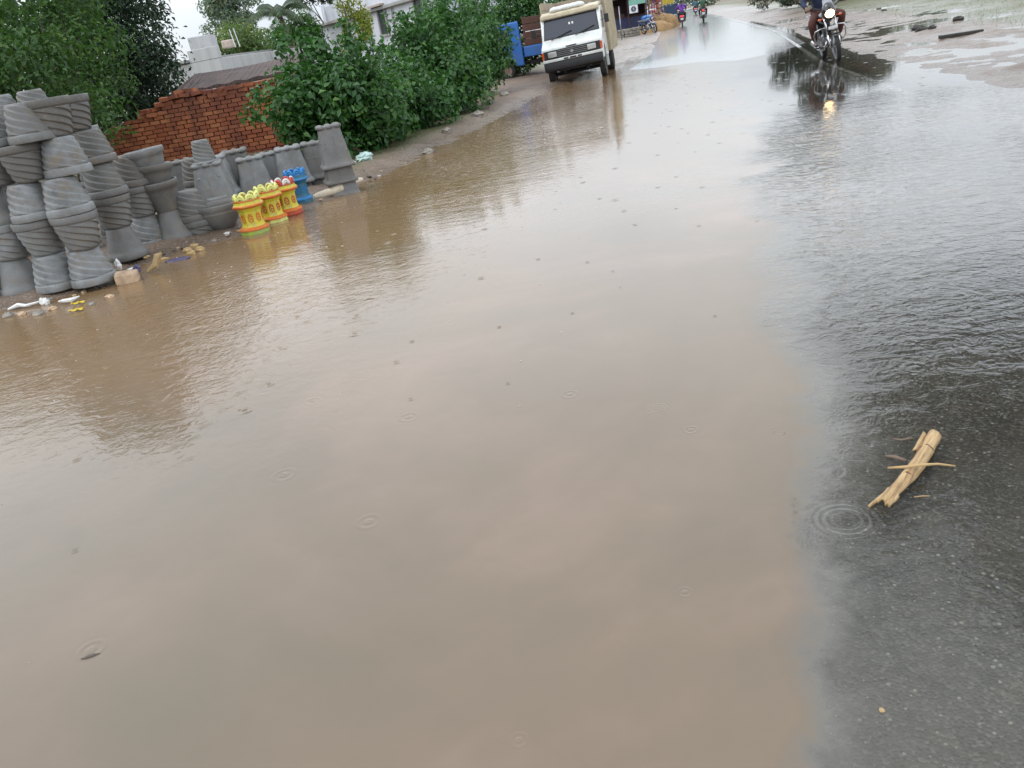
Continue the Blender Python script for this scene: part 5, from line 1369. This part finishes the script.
# ------------------------------------------------------------------ small things on the banks
def crumple(name, label, cat, c, s, mat, seed, n=18, rz=0.0):
    m = MB()
    def fn(d): return 1+0.45*mnoise.noise(d*2.3+Vector((seed*3.1,seed,0)))+0.2*mnoise.noise(d*6+Vector((seed,0,0)))
    m.sphere((0,0,0), s, n, n//2+2, fn); o = m.build(name, mat, None, False, loc=c); o.rotation_euler.z = rz
    return tag(o, label, cat)
PLASW = m_plain('white_plastic',(0.68,0.68,0.66),0.35,var=0.15); PLASY = m_plain('yellow_wrapper',(0.6,0.45,0.04),0.35,var=0.2); PLASV = m_plain('violet_plastic',(0.07,0.06,0.13),0.4,var=0.2); PLASD = m_plain('dark_plastic',(0.03,0.035,0.06),0.35); PLASG = m_plain('pale_green_plastic',(0.42,0.56,0.52),0.35)
BRKC = m_plain('pale_broken_brick',(0.42,0.30,0.2),0.9,var=0.35,scale=12,bump=0.02); DRYL = m_plain('dry_leaf',(0.38,0.27,0.13),0.8,var=0.35,bump=0.01)
def on(px,py,dz=0.0):
    g = G(px,py,0.05); return Vector((g.x,g.y,max(-0.005,hz(g.x,g.y))+dz))
crumple('plastic_bag','crumpled white plastic bag at the foot of the second and third stacks','litter',on(43,299,0.03),(0.042,0.036,0.034),PLASW,1)
m = MB(); m.tube([(-0.14,0,0),(-0.05,0.02,0.02),(0.03,-0.01,0.01),(0.13,0.02,0.015)],[0.008,0.02,0.014,0.008],6); tag(m.build('plastic_strip', PLASW, None, loc=on(22,303,0.02)), 'long thin white plastic strip lying left of the white bag','litter')
m = MB(); m.tube([(-0.09,0.03,0.01),(-0.02,-0.02,0.02),(0.04,-0.01,0.015),(0.09,0.05,0.02)],[0.006,0.016,0.02,0.006],6); tag(m.build('plastic_strip', PLASW, None, loc=on(66,298,0.02)), 'twisted white plastic strip just left of the yellow wrappers','litter')
for px,py,lab in ((76,299,'upper yellow wrapper at the water edge'),(74,306,'lower yellow wrapper floating in the water')):
    m = MB(); vs=[]; 
    for i in range(7):
        u=i/6-0.5; vs += [(u*0.11,-0.018,0.008*math.sin(i*1.9)+0.008),(u*0.11,0.018,0.008*math.cos(i*2.3)+0.008)]
    m.add(vs,[(2*i,2*i+1,2*i+3,2*i+2) for i in range(6)]); o=m.build('wrapper', PLASY, None, loc=on(px,py,0.012)); o.modifiers.new('s','SOLIDIFY').thickness=0.004; o.rotation_euler.z=0.1; tag(o,lab,'litter')
m = MB(); m.box((0,0,0.05),(0.2,0.13,0.11),(0.15,0.1,0.2)); o = m.build('brick_chunk', BRKC, None, bevel=0.02, loc=on(127,277,0.0)); tag(o,'pale broken brick chunk lying in front of the fifth stack','brick')
crumple('plastic_bag','small violet plastic scrap beside the pale brick chunk','litter',on(137,269,0.06),(0.035,0.03,0.035),PLASV,2)
crumple('plastic_bag','small white scrap on top of the pale brick chunk','litter',on(120,270,0.1),(0.025,0.03,0.05),PLASW,4)
m = MB(); m.tube([(0,0,0),(0.08,0.02,0.04),(0.13,0.04,0.12),(0.17,0.05,0.14)],[0.01,0.03,0.035,0.01],7); tag(m.build('dry_leaf', DRYL, None, loc=on(146,268,0.02)), 'curled dry leaf standing right of the violet scrap','leaf')
for i,(px,py) in enumerate(((186,247),(193,243),(199,246),(190,250))):
    crumple('dry_leaf','scattered dry leaf fragment at the water edge left of the bowl','leaf',on(px,py,0.02),(0.05,0.035,0.03),DRYL,10+i,12); 
    bpy.context.scene.collection.objects[-1]['group'] = 'dry leaf fragments by the bowl'
for i,(px,py,sx) in enumerate(((6,311,.05),(20,309,.04),(36,309,.05),(50,304,.04),(90,299,.03),(108,292,.04))):
    crumple('stone','small brown stone in the wet strip before the front stacks','stone',on(px,py,0.01),(sx,sx*.8,sx*.6),BRKC if i%2 else STONE,20+i,12)
    bpy.context.scene.collection.objects[-1]['group'] = 'small stones before the front stacks'
m = MB(); m.sphere((0,0,0.006),(0.13,0.07,0.018),16,8,lambda d:1+0.3*mnoise.noise(d*3)); tag(m.build('plastic_sheet', PLASV, None, loc=on(176,255,0.0)), 'dark bluish plastic sheet lying at the foot of the nested upright stack','litter')
m = MB(); m.tube([(-0.32,-0.08,0.0),(-0.2,-0.03,0.03),(-0.05,0.02,0.05),(0.08,0.08,0.07),(0.24,0.26,0.09),(0.32,0.40,0.08)],[0.03,0.045,0.05,0.065,0.04,0.03],9); m.tube([(-0.42,-0.16,0.0),(-0.34,-0.12,0.02),(-0.24,-0.1,0.02)],[0.02,0.045,0.02],7)
tag(m.build('rag', m_plain('wet_pale_rag',(0.58,0.50,0.38),0.8,var=0.3), None, True, loc=on(334,193,0.01)), 'pale wet rag lying along the water edge right of the blue pot', 'rag')
crumple('plastic_bag','pale green crumpled bag on the grass right of the last planter stack','litter',on(366,164,0.05),(0.13,0.1,0.07),PLASG,5)
crumple('plastic_bag','white scrap on the grass next to the last planter stack','litter',on(352,169,0.03),(0.08,0.06,0.03),PLASW,6)
crumple('plastic_bag','white crumpled bag on the mud path below the hedge','litter',on(440,114,0.05),(0.22,0.12,0.08),PLASW,7)
for i,(px,py,s) in enumerate(((392,132,.16),(402,128,.22),(413,122,.14),(478,118,.13),(428,150,.1),(447,133,.1),(490,108,.12),(505,98,.12))):
    crumple('stone','rounded stone along the foot of the hedge','stone',on(px,py,0.02),(s,s*.8,s*.6),STONE,30+i,14)
    bpy.context.scene.collection.objects[-1]['group'] = 'stones along the hedge'
TWIGM = m_plain('dark_leaf',(0.07,0.055,0.04),0.6,var=0.3)
BITS = [DRYL, TWIGM, STONE, BRKC, TWIGM, PLASW]
for i in range(46):                      # bits of rubbish and leaf washed up along the waterline
    yy = random.choice((random.uniform(7.0,9.4), random.uniform(7.0,9.0), random.uniform(9.4,13.5)))
    xx = float(np.interp(yy, sh_y, sh_x))-random.uniform(-0.04,0.28)
    sz = random.uniform(0.012,0.035)
    crumple('litter_bit','small scrap of leaf, stone or plastic washed up along the left waterline','litter',Vector((xx,yy,max(0.0,hz(xx,yy))+0.006)),(sz*random.uniform(1,2.2),sz,sz*0.5),BITS[i%6] if i%12!=5 or True else PLASW,70+i,10,random.uniform(0,3))
    bpy.context.scene.collection.objects[-1]['group'] = 'washed up scraps along the waterline'
# right bank
m = MB(); m.box((0,0,0.03),(0.95,0.10,0.07),(0.05,0.03,0.12)); tag(m.build('plank', m_plain('wet_dark_wood',(0.035,0.03,0.025),0.45), None, bevel=0.01, loc=on(961,34,0.0)), 'dark wet plank lying on the right mud bank', 'plank')
for i,(px,py,s,lab) in enumerate(((918,27,.16,'dark clod on the right bank left of the plank, farther one'),(922,30,.16,'dark clod on the right bank left of the plank, nearer one'),(932,29,.1,'small dark clod closest to the plank'),(958,20,.14,'dark clod on the right bank beyond the plank'),(884,10,.12,'small dark stone on the verge right of the rider'))):
    crumple('clod', lab, 'clod', on(px,py,0.02),(s,s*.7,s*.5),m_plain('dark_clod',(0.035,0.03,0.027),0.6),50+i,14)
crumple('floating_leaf','small dark leaf scrap floating near the left of the water','leaf',G(90,656,0.002),(0.026,0.006,0.003),TWIGM,60,10,0.2)
crumple('floating_leaf','tiny ochre leaf on the wet asphalt near the bottom right','leaf',G(882,710,0.004),(0.006,0.006,0.004),DRYL,61,10)

# tiny drop splashes and scum flecks on the water
m = MB()
for _ in range(170):
    x = random.uniform(-5.5,6); y = random.uniform(1.6,15)
    if random.random() > 0.35: x, y = random.gauss(-2.4,1.3), random.gauss(6.2,2.0)
    if x < float(np.interp(y, sh_y, sh_x))+0.1: continue
    r_ = random.uniform(0.002,0.006)*(0.6+y*0.09)
    m.sphere((x,y,0.001),(r_*random.uniform(1,2.2),r_,r_*0.45),7,4)
o = m.build('foam_flecks', m_plain('foam_fleck',(0.42,0.39,0.34),0.4), None, True); tag(o, 'tiny pale drop splashes and scum flecks scattered over the water', kind='stuff')
# broken bamboo husk floating on the shallow water
HUSK = NT('dry_husk'); hv = HUSK.obj(); mp = HUSK.n('ShaderNodeMapping'); HUSK.l(hv, mp.inputs[0]); mp.inputs['Scale'].default_value = (60,5,20)
ha = HUSK.noise(1.6,5,0.6,mp.outputs[0]); hb_ = HUSK.noise(9,4,0.6,hv)
hc = HUSK.ramp(ha,[(0.3,(0.17,0.095,0.036)),(0.5,(0.38,0.25,0.115)),(0.72,(0.54,0.38,0.20))]); hc = HUSK.mix(HUSK.ramp(hb_,[(0.55,(0,0,0)),(0.75,(0.6,0.6,0.6))]), hc, (0.30,0.16,0.07))
HUSK = HUSK.done(HUSK.principled(hc,0.6,0,HUSK.bump(ha,0.003,0.7)))
k0 = G(886,502,0.02); k1 = G(929,431,0.02)
kd = (k1-k0); KL = kd.length; ka = math.atan2(kd.y,kd.x)-PI/2
husk = thing('bamboo_husk','straw coloured split husk with brown ties lying on the wet asphalt','husk',(k0.x,k0.y,0.0), ka)
def strip(cl, half, z0, arch, n=24, na=8):
    """curved strip: centre line cl(t)->(x,y), half width half(t)"""
    vs=[]; fs=[]
    for i in range(n+1):
        t=i/n; x,y=cl(t)
        for j in range(na+1):
            u=j/na*2-1; vs.append((x+u*half(t), y+0.012*u*math.sin(t*30)*(1 if i in (0,n) else 0), z0+arch*(1-u*u)+0.002*math.sin(t*11+u*5)))
    for i in range(n):
        for j in range(na):
            q_=i*(na+1)+j; fs.append((q_,q_+1,q_+na+2,q_+na+1))
    return vs,fs
m = MB(); bend = lambda t: (-0.012+0.034*math.sin(min(1,t*1.15)*PI*0.62), t*KL)
vs,fs = strip(bend, lambda t: 0.0185*(0.6+0.4*min(1,t*3.0))*(1+0.06*math.sin(t*37)), 0.006, 0.017); m.add(vs,fs)
o = m.build('husk_strip', HUSK, husk, True); o.modifiers.new('s','SOLIDIFY').thickness = 0.007
m = MB(); vs,fs = strip(lambda t:(-0.006-0.004*t, KL*(0.72+0.25*t)), lambda t: 0.012-0.002*t, 0.010, 0.012, 12, 6); m.add(vs,fs)
o = m.build('side_strip', HUSK, husk, True); o.modifiers.new('s','SOLIDIFY').thickness = 0.006
m = MB(); vs,fs = strip(lambda t:(-0.012-0.030*(1-t), -0.03+KL*(0.24*t)), lambda t: 0.003+0.011*t, 0.006, 0.010, 10, 5); m.add(vs,fs)
vs,fs = strip(lambda t:(0.004+0.008*t, -0.004+KL*(0.16*t)), lambda t: 0.003+0.008*t, 0.006, 0.012, 10, 5); m.add(vs,fs)
o = m.build('split_end', HUSK, husk, True); o.modifiers.new('s','SOLIDIFY').thickness = 0.005
TIE = m_plain('brown_tie',(0.13,0.065,0.03),0.7)
for t in (0.36,0.76):
    x,y = bend(t); m = MB(); m.tube([(x-0.022,y-0.003,0.005),(x-0.016,y,0.018),(x,y+0.003,0.030),(x+0.016,y+0.002,0.019),(x+0.023,y-0.003,0.005)],0.0042,7); m.build('tie', TIE, husk, True)
def twig(name,label,pts,r,mat):
    o_ = Vector(pts[0]); m = MB(); m.tube([Vector(p)-o_ for p in pts], r, 7); return tag(m.build(name, mat, None, True, loc=o_), label, 'twig')
TWIG = m_plain('dry_twig',(0.36,0.24,0.11),0.7,var=0.3); TWIGD = m_plain('dark_twig',(0.12,0.085,0.06),0.7,var=0.3)
twig('twig','long straw coloured twig lying across the husk',[G(888,468,0.012),G(905,467,0.034),G(920,465,0.044),G(938,464,0.03),G(955,466,0.008)],[.004,.005,.005,.004,.003],TWIG)
twig('twig','short brown twig at the left of the husk, nearer of two',[G(885,456,0.006),G(895,457,0.012),G(906,461,0.012)],[.004,.007,.006],TWIGD)
twig('twig','short brown twig at the left of the husk, farther of two',[G(893,439,0.004),G(902,440,0.01),G(912,438,0.012)],[.003,.004,.005],TWIGD)
twig('twig','thin pale straw lying right of the lower end of the husk',[G(914,497,0.004),G(922,496,0.006),G(930,496,0.004)],[.0015,.002,.0015],TWIG)

# ------------------------------------------------------------------ grass and weeds
def blades(name, label, pts, hmin, hmax, mat):
    n = len(pts); P = np.array(pts); h = rng.uniform(hmin,hmax,size=(n,1)); a = rng.uniform(0,2*PI,size=n)
    d = np.stack([np.cos(a),np.sin(a),np.zeros(n)],1); s = np.stack([-np.sin(a),np.cos(a),np.zeros(n)],1)*h*0.07
    up = np.array([[0,0,1.0]]); mid = P+up*h*0.6+d*h*0.15; tip = P+up*h*0.9+d*h*0.5*rng.uniform(.3,1.2,size=(n,1))
    V = np.stack([P-s,P+s,mid+s*0.7,mid-s*0.7,tip],1).reshape(-1,3); b_ = np.arange(n)[:,None]*5
    F = np.concatenate([b_+np.array([[0,1,2]]),b_+np.array([[0,2,3]]),b_+np.array([[3,2,4]])],0)
    o = bpy.data.objects.new(name, np_mesh(name, V, F, mat)); C.objects.link(o); return tag(o, label, kind='stuff')
pts = []
for _ in range(200000):
    x = random.uniform(-7,40); y = random.uniform(7,75)
    if len(pts) > 40000: break
    S0 = float(np.interp(y, sh_y, sh_x)); dL = S0-x; eR = x-float(RR(y)); ok_ = False
    if dL > 0.15 and dL < 1.6 and 10.8 < y < 18: ok_ = mnoise.noise((x*1.1,y*1.1,0)) > 0.05
    elif 3.4 < eR < 8.5 and y > 11: ok_ = mnoise.noise((x*0.5,y*0.5,3)) > -0.1
    elif y > 31 and 2.0 < float(RL(y))-x < 6: ok_ = mnoise.noise((x*0.8,y*0.8,5)) > 0.1
    elif 0.05 < dL < 0.5 and 7 < y < 10: ok_ = mnoise.noise((x*2,y*2,8)) > 0.05
    if ok_: pts.append((x,y))
arr = np.array(pts); zz = height(arr[:,0][None,:],arr[:,1][None,:])[0]
sel = zz > 0.004
blades('grass','short wet grass on the banks', np.column_stack([arr[sel],zz[sel]-0.005]), 0.02, 0.065, LEAF_WEED)

# ------------------------------------------------------------------ world, sun, camera
SUN_EL, SUN_AZ = rad(58), rad(262)
w = bpy.data.worlds.new('World'); scene.world = w; w.use_nodes = True
nt = w.node_tree; nt.nodes.clear()
out = nt.nodes.new('ShaderNodeOutputWorld'); bg = nt.nodes.new('ShaderNodeBackground'); bg.inputs[1].default_value = 0.1
sky = nt.nodes.new('ShaderNodeTexSky'); sky.sky_type = 'NISHITA'; sky.sun_disc = False; sky.sun_elevation = SUN_EL; sky.sun_rotation = SUN_AZ
tc = nt.nodes.new('ShaderNodeTexCoord'); sx = nt.nodes.new('ShaderNodeSeparateXYZ'); nt.links.new(tc.outputs['Generated'], sx.inputs[0])
mp = nt.nodes.new('ShaderNodeMapping'); mp.inputs['Scale'].default_value = (1.6,1.6,3.2); nt.links.new(tc.outputs['Generated'], mp.inputs[0])
no = nt.nodes.new('ShaderNodeTexNoise'); no.inputs['Scale'].default_value = 1.5; no.inputs['Detail'].default_value = 5; no.inputs['Roughness'].default_value = 0.5; nt.links.new(mp.outputs[0], no.inputs['Vector'])
cr = nt.nodes.new('ShaderNodeValToRGB'); cr.color_ramp.elements[0].position = 0.32; cr.color_ramp.elements[0].color = (10.6,11.7,13.0,1); cr.color_ramp.elements[1].position = 0.68; cr.color_ramp.elements[1].color = (14.4,14.9,15.4,1)
nt.links.new(no.outputs['Fac'], cr.inputs[0])
# cloud deck brightened in a low band for the water's reflections, dimmer overhead
mr = nt.nodes.new('ShaderNodeValToRGB')
for i_, (p_, v_) in enumerate(((0.0,0.54),(0.08,0.66),(0.19,1.24),(0.42,1.42),(1.0,0.92))):
    el_ = mr.color_ramp.elements[i_] if i_ < 2 else mr.color_ramp.elements.new(p_)
    el_.position = p_; el_.color = (v_,v_,v_,1)
nt.links.new(sx.outputs[2], mr.inputs[0])
mu = nt.nodes.new('ShaderNodeVectorMath'); mu.operation = 'SCALE'; nt.links.new(cr.outputs[0], mu.inputs[0]); nt.links.new(mr.outputs[0], mu.inputs['Scale'])
mx = nt.nodes.new('ShaderNodeMix'); mx.data_type = 'RGBA'; mx.inputs[0].default_value = 0.86
nt.links.new(sky.outputs[0], mx.inputs[6]); nt.links.new(mu.outputs[0], mx.inputs[7]); nt.links.new(mx.outputs[2], bg.inputs[0]); nt.links.new(bg.outputs[0], out.inputs[0])
sl = bpy.data.lights.new('sun','SUN'); sl.energy = 0.7; sl.angle = rad(25); sl.color = (1.0,0.97,0.93)
so = bpy.data.objects.new('sun', sl); C.objects.link(so); so.rotation_euler = (PI/2-SUN_EL, 0, PI-SUN_AZ)
so.location = (0,0,30)
cam = bpy.data.cameras.new('camera'); co = bpy.data.objects.new('camera', cam); C.objects.link(co); scene.camera = co
cam.sensor_width = 36; cam.lens = FPX/1024*36; cam.clip_start = 0.05; cam.clip_end = 2000
fwd = Vector((0,math.cos(PITCH),-math.sin(PITCH)))
right = Vector((1,0,0)); upv = right.cross(fwd)
# image x axis and up axis after the roll
xi = right*math.cos(ROLL) + (-upv)*math.sin(ROLL)
xi = right*math.cos(ROLL) - upv*math.sin(ROLL)*-1 if False else right*math.cos(ROLL) - upv*math.sin(ROLL)
yi = right*math.sin(ROLL) + upv*math.cos(ROLL)
M = Matrix((xi, yi, -fwd)).transposed().to_4x4(); M.translation = (0,0,CAMH)
co.matrix_world = M
scene.view_settings.view_transform = 'Standard'; scene.view_settings.look = 'None'; scene.view_settings.exposure = 0.30; scene.view_settings.gamma = 1.0
scene.render.engine = 'CYCLES'
scene.cycles.max_bounces = 8; scene.cycles.transparent_max_bounces = 8
